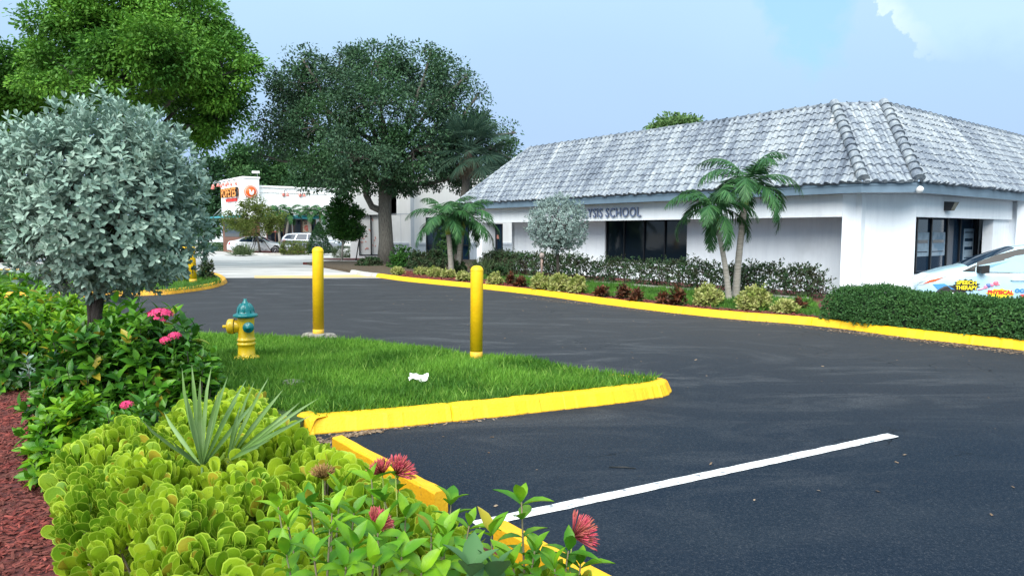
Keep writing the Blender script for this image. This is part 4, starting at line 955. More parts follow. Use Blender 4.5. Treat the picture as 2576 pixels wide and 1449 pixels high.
D = 34
lobes = [lob(65, 200, D, 95, 90), lob(190, 75, D, 105, 90, -1), lob(280, 20, D, 150, 100), lob(420, 40, D, 120, 95), lob(500, 120, D, 110, 80, 1), lob(560, 190, D, 85, 95, -1), lob(470, 250, D, 110, 75, 2), lob(330, 190, D, 130, 90, -2.5), lob(180, 190, D, 120, 80, -2), lob(560, 290, D, 60, 70, 0), lob(90, 270, D, 90, 90, 1), lob(400, 130, D, 120, 70, -3), lob(-40, 250, D, 80, 90), lob(520, 330, D, 55, 40, 1)]
bx = at(250, 700, D); tree('shade_tree', 'huge bright green spreading shade tree rising behind the silver tree', 'tree', (bx[0], D, 0), [(bx[0], D, 0), (bx[0] + .2, D, 2.2), (bx[0] + .4, D, 4.6), (bx[0] + .8, D, 6.5)], [.55, .45, .4, .3], lobes, 560, 250, .175, .85, LM['big'], M['bark'], 11, T_OVAL, .5, .25, flat=.6, up=.8)
D = 42
lobes = [lob(10, 330, D, 60, 70), lob(-40, 420, D, 80, 80), lob(20, 480, D, 60, 100), lob(-60, 560, D, 90, 80), lob(30, 580, D, 50, 60)]
bx = at(0, 640, D); tree('shade_tree', 'dark green tree at the left edge under the spreading shade tree', 'tree', (bx[0], D, 0), [(bx[0], D, 0), (bx[0], D, 2.0), (bx[0], D, 5)], [.3, .25, .2], lobes, 200, 70, .38, 1.1, LM['dark'], M['bark_dark'], 12, T_OVAL, .3)
# live oak
D = 38; bx = G(972, 663, .12); B = np.array((bx[0], bx[1], .1)); D = B[1]
lobes = [lob(950, 160, D, 85, 52), lob(850, 185, D, 95, 62, 1), lob(750, 215, D, 75, 60), lob(1080, 195, D, 90, 62, 1), lob(1145, 270, D, 60, 62, 0), lob(960, 260, D, 120, 80, -1.5), lob(800, 320, D, 105, 75, -1), lob(705, 330, D, 50, 55, 0), lob(900, 400, D, 120, 72, -2.5), lob(1040, 380, D, 110, 80, -1), lob(1130, 400, D, 75, 85, 2), lob(790, 420, D, 70, 50, -1), lob(1000, 460, D, 85, 38, 0), lob(1180, 330, D, 55, 60, 1), lob(1255, 365, D, 42, 40, 2), lob(1240, 430, D, 40, 45, 2), lob(860, 455, D, 65, 28, 0), lob(730, 270, D, 45, 50, 0), lob(690, 215, D, 22, 22, 0), lob(1296, 335, D, 18, 12, 1), lob(1285, 400, D, 20, 12, 1), lob(760, 150, D, 24, 14), lob(1175, 190, D, 22, 18), lob(1085, 128, D, 30, 14), lob(1205, 235, D, 22, 18), lob(660, 300, D, 18, 20), lob(655, 390, D, 18, 18)]
tp = [B, B + (.0, 0, 1.2), B + (-.05, 0, 2.6), B + (.0, 0, 4.0), B + (.2, 0, 5.6)]
oak = tree('oak_tree', 'big dark green live oak with a thick furrowed trunk between the two buildings', 'tree', tuple(B), tp, [.52, .38, .35, .33, .26], lobes, 640, 150, .16, .70, LM['oak'], M['bark'], 13, T_DIA, .35, .1, flat=.75, up=.6)
lb = MB(); lb.tube([np.array((-.1, 0, 2.75)), np.array((-.7, -.1, 3.0)), np.array((-1.0, -.1, 3.6)), np.array((-1.05, 0, 4.6)), np.array((-1.6, 0, 6.0))], [.2, .17, .16, .14, .08], 9); lb.build('limb', M['bark'], oak)
# tree line beyond the restaurant
for i, (px, pt, pb, rx, dz, mm_, lb) in enumerate([(520, 395, 600, 62, 82, 'dark', 'dark tree just left of the restaurant tower'), (612, 352, 520, 60, 86, 'dark2', 'mid green tree rising directly over the restaurant tower'), (690, 358, 520, 58, 90, 'dark2', 'tree with rounded top behind the low restaurant roof'), (770, 395, 560, 70, 84, 'dark', 'dark tree behind the restaurant below the oak crown'), (455, 400, 640, 70, 92, 'dark2', 'far tree seen between silver tree and restaurant'), (870, 420, 600, 60, 80, 'dark', 'dark tree behind the restaurant near the oak trunk')]):
    D = dz; h = pb - pt
    lobes = [lob(px, pt + h * .22, D, rx * .6, h * .22), lob(px - rx * .5, pt + h * .5, D, rx * .6, h * .28), lob(px + rx * .5, pt + h * .48, D, rx * .6, h * .3), lob(px, pt + h * .72, D, rx * .8, h * .3, -2)]
    b = at(px, 620, D); tree('background_tree', lb, 'tree', (b[0], D, 0), [(b[0], D, 0), (b[0], D, 2.5), (b[0], D, 5)], [.3, .25, .2], lobes, 150, 60, .42, 1.15, LM[mm_], M['bark_dark'], 30 + i, T_OVAL, .4, .1, 'trees beyond the restaurant', flat=.6, up=.9)
D = 60
b = at(1695, 600, D); tree('background_tree', 'light green tree top peeking over the grey tiled roof', 'tree', (b[0], D, 0), [(b[0], D, 0), (b[0], D, 5), (b[0], D, 9)], [.3, .2, .15], [lob(1705, 312, D, 42, 17), lob(1660, 322, D, 28, 10), lob(1740, 318, D, 26, 14)], 60, 60, .30, .7, leafmat('pale_tree_leaves', (.06, .14, .04), (.16, .26, .09), None, 1, .6, .25), M['bark'], 44, T_OVAL, .4)
# olive-green young tree with stakes before the sedan
D = 56.3
lobes = [lob(640, 520, D, 36, 26), lob(600, 550, D, 34, 24), lob(672, 548, D, 40, 26), lob(690, 565, D, 22, 20), lob(632, 572, D, 50, 24), lob(585, 565, D, 22, 12)]
b = at(651, 636, D); tb_ = tree('young_tree', 'olive green young tree held by stakes in front of the white sedan', 'tree', (b[0], D, .12), [(b[0] + .1, D, .12), (b[0], D, .9), (b[0] - .15, D, 1.6), (b[0] - .2, D, 2.4)], [.1, .08, .07, .05], lobes, 170, 60, .15, .42, LM['olive'], M['bark'], 51, T_DIA, .3, -.3, up=.2)
sk = MB()
for a in (.5, 2.4, 4.2): sk.tube([(1.0 * cos(a) + .05, .9 * sin(a), 0), (0, 0, 1.6)], .03, 5)
sk.build('stakes', M['bark_dark'], tb_)
# dark glossy young tree on the second mulch island
b = G(860, 656, .12); D = b[1]
lobes = [lob(862, 505, D, 22, 20), lob(850, 535, D, 30, 24), lob(880, 540, D, 30, 26), lob(862, 572, D, 44, 26), lob(893, 575, D, 26, 22), lob(838, 570, D, 22, 20), lob(872, 596, D, 30, 12)]
tree('young_tree', 'dense dark glossy young tree with a thin pale trunk before the shop', 'tree', (b[0], D, .12), [(b[0], D, .12), (b[0] + .05, D, .9), (b[0] + .1, D, 1.8)], [.07, .06, .06], lobes, 240, 60, .13, .30, LM['holly'], M['palm_trunk'], 52, T_OVAL, .4, -.4)

# ------------------------------------------------------------------ palms
def frond(mb, o, az, el, L, r, droop=1.0, n=34, ll=.42, mat_leaf=0, mat_r=1, twist=0):
    """arching feather leaf; returns nothing, adds rachis and leaflets"""
    h = np.array((cos(az), sin(az), 0.)); up = np.array((0, 0, 1.)); pts = []; e0 = el; p = np.array(o, float); ds = L / 14; tang = []
    for i in range(15):
        a = e0 - droop * (i / 14) ** 1.3 * 2.0; t = h * cos(a) + up * sin(a); pts.append(p.copy()); tang.append(t); p = p + t * ds
    mb.tube(pts, list(np.linspace(.018, .003, 15)), 5, mat_leaf, cap=False)
    side = np.cross(h, up); P = []; A = []; Nn = []; S = []
    for k in range(n):
        q = .10 + .90 * (k + .5) / n; i = min(13, int(q * 14)); fr_ = q * 14 - i; pp = pts[i] * (1 - fr_) + pts[min(14, i + 1)] * fr_; t = tang[i]; nn = np.cross(side, t)
        if nn[2] < 0 and el > 0 and a > 0: nn = -nn
        ln = ll * (sin(pi * min(1, .12 + q * .86)) ** .6) * r.uniform(.85, 1.1)
        for sg in (-1, 1):
            ang = .8 - .35 * q; dirv = side * sg * sin(ang + .15) + t * cos(ang + .15) + nn * r.uniform(-.15, .35) + np.array((0, 0, -.40 - .35 * q)) + r.normal(size=3) * .12
            P.append(pp); A.append(dirv); Nn.append(nn + r.normal(size=3) * .2); S.append(ln)
    mb.leaves(T_STRIP, P, A, Nn, S, mat_leaf, 1.15 if n > 30 else 2.4)
def feather_palm(name, label, base, top, r0, r1, shaft, nf, L, seed, group=None, ll=.42, n=58, els=(-.25, 1.3), azs=None, droop=1.0):
    r = np.random.default_rng(seed); t = thing(name, label, 'palm', tuple(base), 0, group); b0 = np.array(base, float); tp = np.array(top, float) - b0
    K = 26; pts = []; rad = []
    for i in range(K + 1):
        q = i / K; lean = tp * np.array((1, 1, 0)) * (q ** 1.0) + np.array((.0, 0, 0)); pts.append(lean + np.array((sin(q * pi) * tp[0] * -.12, 0, tp[2] * q))); rad.append((r0 + (r1 - r0) * (q ** .6)) * (1 + .035 * (i % 2)) * (1.25 if i == 0 else 1))
    MB().tube(pts, rad, 12).build('trunk', M['palm_trunk'], t)
    dr = unit(pts[-1] - pts[-3]); c = [pts[-1] + dr * shaft * q for q in (-.02, .15, .5, .85, 1.0)]
    MB().tube(c, [r1 * 1.05, r1 * 1.25, r1 * 1.1, r1 * .8, r1 * .5], 12).build('crownshaft', M['shaft'], t)
    mb = MB(); o = c[-1]
    for k in range(nf):
        az = (azs[k] if azs else 2.399 * k + r.uniform(-.2, .2)); q = k / max(1, nf - 1); el = els[1] + (els[0] - els[1]) * q + r.uniform(-.1, .1)
        frond(mb, o - dr * .05 * q, az, el, L * r.uniform(.85, 1.1), r, droop * r.uniform(.8, 1.15), n, ll)
    mb.build('fronds', [LM['palm'], M['shaft']], t); return t
b = G(1834, 756, .12); D = b[1]; tp = at(1806, 578, D)
feather_palm('palm_tree', 'shorter palm of the pair by the tiled school, leaning left', (*b, .12), tp, .085, .055, .55, 12, 1.45, 61, 'feather palms in the school bed', .40)
b = G(1850, 753, .12); D = b[1]; tp = at(1873, 522, D)
feather_palm('palm_tree', 'taller palm of the pair by the tiled school, leaning right', (*b, .12), tp, .10, .07, .55, 14, 1.65, 63, 'feather palms in the school bed', .44)
b = G(1136, 692, .12); D = b[1]; tp = at(1128, 590, D)
feather_palm('palm_tree', 'left palm of the bushy pair beside the porch pillar', (*b, .12), tp, .12, .09, .6, 14, 1.75, 65, 'feather palms in the school bed', .48)
b = G(1152, 690, .12); D = b[1]; tp = at(1162, 592, D)
feather_palm('palm_tree', 'right palm of the bushy pair beside the porch pillar', (*b, .12), tp, .12, .09, .6, 15, 1.9, 66, 'feather palms in the school bed', .5)
fp = None
for i, (px, py, D, lab, lean) in enumerate([(706, 530, 61.3, 'small palm before the red restaurant poster', -9), (717, 533, 61.8, 'small leaning palm between the two restaurant posters', 9), (781, 531, 63.2, 'small palm before the cream restaurant poster', -5), (803, 530, 63.6, 'small palm at the right end of the teal awning', 2)]):
    top = at(px + lean, py + 18, D); bs = at(px, 633, D)
    feather_palm('small_palm', lab, (bs[0], D, .0), top, .13, .09, .5, 12, 1.5, 70 + i, 'small palms along the restaurant wall', .42, 22)
# sabal palm behind the oak
def fan(mb, hub, dirv, nrm, L, spread, n, r, wid=.022, mat_=0, droop=.25, fold=.0):
    d_ = unit(dirv); nn = unit(np.array(nrm) - d_ * np.dot(nrm, d_)); sd_ = np.cross(d_, nn)
    a = np.linspace(-spread, spread, n) + r.normal(0, .02, n); ln = L * (1 - .25 * (np.abs(a) / spread) ** 2) * r.uniform(.9, 1.08, n)
    A = np.cos(a)[:, None] * d_ + np.sin(a)[:, None] * sd_ + (np.abs(a) * fold)[:, None] * nn
    P = np.repeat(np.array(hub)[None], n, 0); w_ = wid / ln / .032 * .5
    mb.leaves(T_STRIP, P, A, nn[None] + r.normal(0, .25, (n, 3)), ln, mat_, w_)
D = 36.5; hub0 = at(1180, 380, D); r = np.random.default_rng(5); t = thing('sabal_palm', 'shaggy fan palm with hanging dead leaves behind the oak', 'palm', (hub0[0] - .6, D, 0))
o0 = np.array((hub0[0] - .6, D, 0)); h = hub0 - o0
MB().tube([(0, 0, 0), (.1, 0, 2), h * .7, h], [.24, .2, .2, .22], 10).build('trunk', M['bark'], t)
mb = MB()
for k in range(54):
    az = 2.399 * k; el = 1.3 - 1.9 * k / 53; dv = np.array((cos(az) * cos(el), sin(az) * cos(el), sin(el))); pe = h + dv * r.uniform(.9, 1.4) + np.array((0, 0, -.15 if el < .3 else 0))
    mb.tube([h, (h + pe) / 2 + (0, 0, .08), pe], [.03, .02, .015], 4, 0, cap=False)
    fan(mb, pe, dv + np.array((0, 0, -.25)), np.array((0, 0, 1.)) + rnd_dirs(r, 1)[0] * .5, 1.2, 1.5, 36, r, .03)
mb.build('fronds', LM['sabal'], t)
mb = MB()
for k in range(16):
    az = 2.399 * k; dv = np.array((cos(az) * .45, sin(az) * .45, -1.)); pe = h + np.array((cos(az) * .5, sin(az) * .5, -.5)); mb.tube([h, pe], [.025, .015], 4, 0, cap=False); fan(mb, pe, dv, np.array((cos(az), sin(az), .4)), 1.1, .6, 18, r, .03)
mb.build('dead_fronds', LM['dead'], t)

# ------------------------------------------------------------------ shrubs
def shrub(name, label, base, rad, h, nsh, pairs, L, T, lm, seed, cat='shrub', z_lo=.0, stem_m='bark_dark', group=None, up=.6, a0=.35, a1=1.2, step=.03, shape='dome', nst=14, wid=1.0, inner=.35, group_fl=None, stem_r=.008):
    r = np.random.default_rng(seed); t = thing(name, label, cat, tuple(base), 0, group)
    dd_ = rnd_dirs(r, nsh); dd_[:, 2] = np.abs(dd_[:, 2]) if shape == 'dome' else dd_[:, 2]
    q = r.uniform(inner, 1, nsh) ** .5
    if shape == 'cone':
        zz = r.uniform(0, 1, nsh); an = r.uniform(0, 2 * pi, nsh); prof = (1 - zz) ** .75 * (1 - .35 * np.exp(-zz * 14))
        P = np.stack([np.cos(an) * prof * rad[0] * q, np.sin(an) * prof * rad[1] * q, z_lo + zz * (h - z_lo)], 1); Dv = np.stack([np.cos(an), np.sin(an), np.full(nsh, up)], 1)
    elif shape == 'box':
        P = r.uniform(-1, 1, (nsh, 3)); k = np.argmax(np.abs(P), 1); P[np.arange(nsh), k] = np.sign(P[np.arange(nsh), k]) * r.uniform(.8, 1, nsh)
        Dv = P.copy(); P = np.stack([P[:, 0] * rad[0], P[:, 1] * rad[1], z_lo + (h - z_lo) * (P[:, 2] * .5 + .5)], 1)
    elif shape == 'ball':
        P = dd_ * q[:, None] * np.array((rad[0], rad[1], (h - z_lo) / 2)) + np.array((0, 0, (h + z_lo) / 2)); Dv = dd_
    else:
        bumps = 1 + .13 * np.sin(dd_[:, 0] * 7 + seed) * np.cos(dd_[:, 1] * 6); P = dd_ * (q * bumps)[:, None] * np.array((rad[0], rad[1], h - z_lo)) + np.array((0, 0, z_lo)); Dv = dd_
    Dv = unit(unit(Dv) + np.array((0, 0, up)) + rnd_dirs(r, nsh) * .35)
    a = rosettes(r, P, Dv, pairs, L, a0, a1, step); MB().leaves(T, *a, wid=wid).build('leaves', lm, t)
    sb = MB()
    for j in range(min(nst, nsh)):
        pj = P[j]; b0 = np.array((pj[0] * .25, pj[1] * .25, -.02)); sb.tube([b0, (b0 + pj) / 2 + np.array((pj[0] * .1, pj[1] * .1, 0)), pj], [stem_r * 1.4, stem_r, stem_r * .5], 5, cap=False)
    sb.build('stems', M[stem_m], t); return t, P, Dv
LM['varieg'] = leafmat('variegated_leaves', (.26, .30, .07), (.60, .58, .26), (.22, .28, .06), 5, .5, .25)
LM['shrubdk'] = leafmat('dark_shrub_leaves', (.022, .060, .025), (.06, .12, .045), (.05, .055, .03), 4, .5, .15)
LM['cord'] = leafmat('red_cordyline_leaves', (.07, .035, .025), (.22, .07, .035), (.05, .08, .03), 5, .5, .2)
LM['box'] = leafmat('clipped_hedge_leaves', (.028, .095, .028), (.085, .19, .05), (.045, .12, .035), 2, .5, .2)
LM['boxy'] = leafmat('yellowish_shrub_leaves', (.05, .09, .02), (.16, .20, .04), None, 2, .5, .2)
LM['fgrass'] = leafmat('clump_grass_blades', (.05, .09, .04), (.14, .19, .08), None, 2, .6, .2)

# clipped hedge at the right
def hedge_strip(name, label, path, depth, h0, h1, nsh, L, lm, seed, pairs=2, T=T_OVAL, rough=.04, top_round=.12, core=True, coremat='box_core', gaps=0, stems=0, core_h=.86):
    """leafy box along a path; depth measured to the left of travel"""
    r = np.random.default_rng(seed); path = [np.array(p) for p in path]; ds = [0]
    for a, b in zip(path[:-1], path[1:]): ds.append(ds[-1] + np.linalg.norm(b - a))
    Lt = ds[-1]; xs = np.array([p[0] for p in path]); ys = np.array([p[1] for p in path])
    def fr(s): 
        s = np.clip(s, 0, Lt); x = np.interp(s, ds, xs); y = np.interp(s, ds, ys); x2 = np.interp(np.clip(s + .05, 0, Lt + 1), ds, xs); x1 = np.interp(np.clip(s - .05, 0, Lt), ds, xs); y2 = np.interp(np.clip(s + .05, 0, Lt + 1), ds, ys); y1 = np.interp(np.clip(s - .05, 0, Lt), ds, ys)
        t = np.stack([x2 - x1, y2 - y1], -1); t = t / (np.linalg.norm(t, axis=-1, keepdims=True) + 1e-9); return np.stack([x, y], -1), t, np.stack([-t[..., 1], t[..., 0]], -1)
    s = r.uniform(0, Lt, nsh); H_ = h0 + (h1 - h0) * s / Lt
    per = r.uniform(0, 1, nsh) * (depth + 2 * H_); hgt = np.where(per < H_, per, np.where(per < H_ + depth, H_, H_ - (per - H_ - depth))); off = np.where(per < H_, 0, np.where(per < H_ + depth, per - H_, depth))
    cx = off - depth / 2; k = np.clip(1 - ((np.abs(cx) / (depth / 2)) ** 4) * (hgt / H_) * top_round, 0, 1); hgt2 = hgt * k; off = depth / 2 + cx * (1 - .12 * (hgt / H_) ** 3)
    endk = np.clip(np.minimum(s, Lt - s) / .35, .0, 1) ** .4; hgt2 = hgt2 * (.62 + .38 * endk); 
    c, t, n = fr(s); jit = r.normal(0, rough, (nsh, 3)); nz = np.sin(s * 2.3) * .02 + np.sin(s * 5.1 + off * 4) * .018
    P = np.concatenate([c + n * off[:, None], (hgt2 + nz + .02)[:, None]], 1) + jit
    Dv = np.where((hgt < H_ - .01)[:, None], np.concatenate([n * np.sign(cx)[:, None], np.full((nsh, 1), .5)], 1), np.array((0, 0, 1.))); Dv = unit(Dv + rnd_dirs(r, nsh) * .45)
    if gaps:
        keep = (np.sin(s * 3.7) + np.sin(s * 7.9 + 1) + hgt / H_ * 1.6) > r.uniform(-1.6, 1.2, nsh) * gaps; P = P[keep]; Dv = Dv[keep]
    o0 = np.array((*path[0], .12)); P = P - o0 + np.array((0, 0, .12))
    T0 = thing(name, label, 'hedge', tuple(o0))
    MB().leaves(T, *rosettes(r, P, Dv, pairs, L, .4, 1.2, .02)).build('leaves', lm, T0)
    mb = MB()
    if core:  # solid dark core: the hedge's inner shade put into its colour
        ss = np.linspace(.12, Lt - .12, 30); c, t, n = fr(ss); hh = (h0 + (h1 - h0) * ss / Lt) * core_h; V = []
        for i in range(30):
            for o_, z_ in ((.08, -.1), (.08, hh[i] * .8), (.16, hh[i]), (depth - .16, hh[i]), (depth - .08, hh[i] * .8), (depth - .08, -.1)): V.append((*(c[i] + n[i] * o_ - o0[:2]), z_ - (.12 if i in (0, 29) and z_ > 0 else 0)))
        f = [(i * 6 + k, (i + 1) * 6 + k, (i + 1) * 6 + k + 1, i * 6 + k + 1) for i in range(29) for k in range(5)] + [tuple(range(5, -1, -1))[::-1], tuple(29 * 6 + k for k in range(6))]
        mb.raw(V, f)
    for i in range(stems):
        q = np.array([r.uniform(.1, Lt - .1)]); c, t, n = fr(q); oo = r.uniform(.2, depth - .2); b0 = np.array((*(c[0] + n[0] * oo), 0)) - np.array((*o0[:2], 0))
        for k in range(3): mb.tube([b0, b0 + np.array((r.normal(0, .08), r.normal(0, .08), h0 * .45)), b0 + np.array((r.normal(0, .2), r.normal(0, .15), h0 * .9))], [.012, .009, .005], 4, cap=False)
    mb.build('shade_core_or_branches', mat('hedge_shade_core_or_twigs', (.012, .028, .012) if not stems else (.07, .05, .035), rough=.9), T0); return T0
hp = [G(2082, 828), G(2180, 842), G(2277, 853), G(2420, 870), G(2576, 888), G(2800, 915)]
hp = [tuple(np.array(p) + np.array((.06, .42))) for p in hp]
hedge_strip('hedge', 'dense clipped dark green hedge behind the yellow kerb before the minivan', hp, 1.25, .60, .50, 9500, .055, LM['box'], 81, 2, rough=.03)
fh = [LP(u, -1.75) for u in (0.2, 2, 4, 6, 8.0)]
hedge_strip('shrub_row', 'open leggy dark shrub row against the white school wall, right stretch', fh[::-1], .75, .68, .68, 3300, .095, LM['shrubdk'], 82, 2, rough=.09, core=False, gaps=.55, stems=42)
fh = [LP(u, -1.5) for u in (8.9, 10, 12, 14.6)]
hedge_strip('shrub_row', 'dark leafy shrub row against the white school wall, left of the porch window', fh[::-1], .8, .74, .74, 3200, .095, LM['shrubdk'], 83, 2, rough=.09, core=False, gaps=.4, stems=34)
# lawn strip and edging behind the mulch
gp = [G(x, y, .12) for x, y in ((1200, 700), (1330, 722), (1480, 740), (1640, 757), (1830, 778), (2000, 790), (2085, 800))]; gpb = [tuple(LP(u, -1.85)) for u in (0.3, 3, 6, 9, 12, 14.5)]
sheet('lawn_strip', gp + gpb, .128, M['turf'])
gq = grass('grass', gp + gpb, 26000, .125, .12, 9, M['grass_far']); tag(gq, 'green turf strip between red mulch and leggy shrubs', 'grass')
sb_ = MB(); bar2(sb_, LP(14.6, -1.8), LP(.3, -1.86), -.07, .1, .19); sb_.build('edging_strip', M['kerb'], label='thin pale edging strip between the turf and the leggy shrubs', cat='edging')

k = 0
for px, py, rp, hp_, lab in ((1000, 692, 17, 20, 'first of the small yellow green shrubs after the grey kerb end'), (1062, 692, 20, 20, 'pale variegated shrub below the shop downpipe'), (1096, 698, 24, 26, 'pale variegated shrub left of the bushy palm pair trunks'), (1128, 700, 18, 22, 'small variegated shrub at the foot of the bushy palm pair'), (1168, 708, 22, 26, 'variegated shrub just left of the near bollard on the grass'), (1245, 716, 20, 30, 'upright variegated shrub just right of the near bollard'), (1360, 730, 28, 42, 'pale yellow variegated shrub at left foot of the small silver tree'), (1408, 734, 34, 46, 'large pale yellow variegated shrub under the small silver tree'), (1452, 738, 26, 44, 'pale variegated shrub trailing right of the small silver tree'), (1782, 770, 38, 56, 'yellow variegated shrub just left of the leaning palm pair'), (1896, 780, 44, 62, 'big yellow variegated shrub just right of the leaning palm pair'), (1975, 788, 30, 34, 'small sparse variegated shrub near the clipped hedge end')):
    b = G(px, py, .12); s = b[1] / F; k += 1
    shrub('variegated_shrub', lab, (*b, .1), (rp * s, rp * s * .8), hp_ * s * 1.05, int(70 + rp * 3.2), 3, .11, T_OVAL, LM['varieg'], 100 + k, group='variegated shrubs along the yellow kerb', up=.7, z_lo=.08, nst=12, inner=.2)
for px, py, rp, hp_, lab in ((1285, 715, 14, 30, 'small red leaved plant right of the near bollard'), (1310, 722, 14, 28, 'red leaved plant behind the shrub left of the small silver tree'), (1515, 748, 18, 32, 'dark red plant right of the small silver tree'), (1568, 752, 18, 44, 'tall rusty red plant beneath the window left edge'), (1600, 760, 16, 32, 'short red plant beneath the window centre'), (1672, 765, 20, 30, 'dark low plant beneath the window right edge'), (1706, 768, 20, 48, 'rusty plant with one yellow leaf left of the palm pair'), (1190, 705, 16, 24, 'reddish plant behind the near bollard'), (2010, 780, 16, 30, 'thin reddish plant beside the clipped hedge')):
    b = G(px, py, .12); s = b[1] / F; k += 1
    shrub('cordyline', lab, (*b, .1), (rp * s, rp * s * .8), hp_ * s, 26, 4, .17, T_LANCE, LM['cord'], 100 + k, cat='plant', group='red leaved plants along the yellow kerb', up=1.1, a0=.3, a1=1.3, z_lo=.05, nst=8, inner=.1)
# planting under the oak and before the shop
for px, py, rp, hp_, mm_, lab in ((1010, 672, 34, 58, 'holly', 'leafy green shrub right of the oak trunk with a red bloom'), (1052, 676, 28, 46, 'shrubdk', 'brownish dark shrub before the shop downpipe'), (1092, 678, 34, 52, 'shrubdk', 'dark shrub before the dark shop window'), (1120, 664, 26, 110, 'dark2', 'tall dark shrub in front of the shop window'), (1215, 690, 34, 46, 'fgr', 'grassy dark clump left of the porch pillar'), (1258, 676, 34, 52, 'fgr', 'grassy clump under the porch right of the pillar'), (1250, 700, 26, 40, 'shrubdk', 'dark shrub at the foot of the porch pillar'), (930, 668, 34, 22, 'shrubdk', 'low ragged weeds left of the oak trunk'), (1150, 690, 26, 34, 'shrubdk', 'dark low shrub between the bushy palm trunks')):
    b = G(px, py, .12); s = b[1] / F; k += 1
    if mm_ == 'fgr':
        r = np.random.default_rng(k); t = thing('grass_clump', lab, 'plant', (*b, .1)); n = 420; P = np.stack([r.normal(0, rp * s * .35, n), r.normal(0, .35, n), np.zeros(n)], 1); A = rnd_dirs(r, n) * .6 + np.array((0, 0, 1.)); A[:, :2] += P[:, :2] * .5
        MB().leaves(T_STRIP, P, A, rnd_dirs(r, n), hp_ * s * r.uniform(.7, 1.1, n), 0, .5).build('blades', LM['fgrass'], t)
    else: shrub('shrub', lab, (*b, .1), (rp * s, rp * s * .8), hp_ * s, int(120 + rp * 6), 3, .14, T_OVAL, LM[mm_], 100 + k, up=.5, nst=16, inner=.2)
# lot islands' planting
b = G(609, 640, .12); r = np.random.default_rng(3); t = thing('grass_clump', 'pale bluish grass clump on the mulch before the white sedan', 'plant', (*b, .1)); n = 420
P = np.stack([r.normal(0, .25, n), r.normal(0, .25, n), np.zeros(n)], 1); A = rnd_dirs(r, n) * .9 + np.array((0, 0, .8)); MB().leaves(T_STRIP, P, A, rnd_dirs(r, n), r.uniform(.5, 1.0, n), 0, .8).build('blades', LM['fgrass'], t)
b = G(745, 638, .12); shrub('shrub', 'wide rounded yellowish shrub between sedan and cone shaped shrub', (*b, .1), (1.15, .7), .95, 900, 2, .12, T_OVAL, LM['boxy'], 201, shape='box', up=.5)
b = G(803, 638, .12); shrub('conical_shrub', 'dark cone shaped clipped shrub hiding the silver car front', (*b, .1), (1.15, 1.1), 2.4, 1900, 2, .12, T_DIA, LM['dark'], 202, shape='cone', up=.8, inner=.5)
b = G(868, 648, .12); shrub('shrub', 'strappy green shrub bed behind the thin pale trunk', (*b, .1), (.75, .5), .7, 500, 3, .22, T_STRIP, LM['fgrass'], 203, shape='box', up=1.2)
b = at(545, 628, 66); shrub('shrub', 'low clipped dark hedge left of the restaurant tower', (b[0], 66, 0), (1.6, .7), .75, 900, 2, .14, T_OVAL, LM['dark2'], 204, shape='box')
for px, rp, lab in ((395, 60, 'dark shrub with cream leaves on the far island under the silver tree'), (448, 36, 'cream edged shrub on the far island beside the bollard pair')):
    b = G(px, 706, .12); s = b[1] / F; k += 1; shrub('shrub', lab, (*b, .1), (rp * s, .6), .85, 560, 3, .12, T_OVAL, [LM['varieg'], LM['shrubdk']][px > 1] if False else LM['shrubdk'], 210 + k, inner=.5)
    shrub('shrub', 'pale leaved ground plant fringing the ' + ('dark shrub' if px < 400 else 'shrub by the bollards') + ' on the far island', (b[0], b[1] - .6, .1), (rp * s, .3), .4, 130, 3, .10, T_OVAL, LM['varieg'], 230 + k)
b = G(340, 690, .12)
shrub('shrub', 'tall dark shrub seen through the silver tree on the far island', (b[0], b[1], .1), (1.8, .8), 2.2, 1500, 3, .13, T_OVAL, LM['dark2'], 240, inner=.4)
b = G(505, 706, .12); shrub('shrub', 'small glossy shrub right behind the bollard pair', (b[0], b[1] + .5, .1), (.28, .3), .8, 120, 3, .12, T_OVAL, LM['shrubdk'], 241)
# small silver tree by the school
b = G(1405, 722, .12); D = b[1] + .3; c = at(1403, 566, D); s = D / F
def silver_ball(name, label, base, c, rx, rz, nsh, L, seed, lm, trunk, extra=0, inner=.25, pairs=3):
    r = np.random.default_rng(seed); t = thing(name, label, 'tree', tuple(base)); b0 = np.array(base, float); c = np.array(c) - b0
    dd_ = rnd_dirs(r, nsh); q = r.uniform(inner, 1, nsh) ** .5
    bump = 1 + .07 * np.sin(dd_[:, 0] * 5 + 1) * np.cos(dd_[:, 2] * 6) + .06 * np.sin(dd_[:, 1] * 8 + dd_[:, 2] * 5)
    P = c + dd_ * (q * bump)[:, None] * np.array((rx, rx, rz)); P[:, 2] = np.where(P[:, 2] < c[2] - rz * .6, P[:, 2] * .7 + (c[2] - rz * .6) * .3, P[:, 2])
    Dv = unit(dd_ + np.array((0, 0, .55)) + rnd_dirs(r, nsh) * .35)
    if extra:
        k = r.choice(np.where(dd_[:, 2] > .3)[0], extra); P2 = P[k] + Dv[k] * r.uniform(.04, .15, (extra, 1)) * np.array((1, 1, 1.3)); P = np.concatenate([P, P2, P[k]]); D2 = unit(Dv[k] * .5 + np.array((0, 0, 1))); Dv = np.concatenate([Dv, D2, D2])
    MB().leaves(T_OVAL, *rosettes(r, P, Dv, pairs, L, .35, 1.25, L * .28), wid=1.0).build('crown', lm, t)
    sb = MB(); 
    for tr_ in trunk: sb.tube([np.array(p) - b0 for p in tr_[0]], tr_[1], 9)
    tops = [np.array(tr_[0][-1]) - b0 for tr_ in trunk]
    for j in range(70): tp_ = tops[j % len(tops)]; sb.tube(wobble(tp_, P[j], r, 4, .06), [.016, .012, .009, .006, .003], 5, cap=False)
    sb.build('trunk', M['bark_dark'] if nsh > 1500 else M['bark'], t); return t
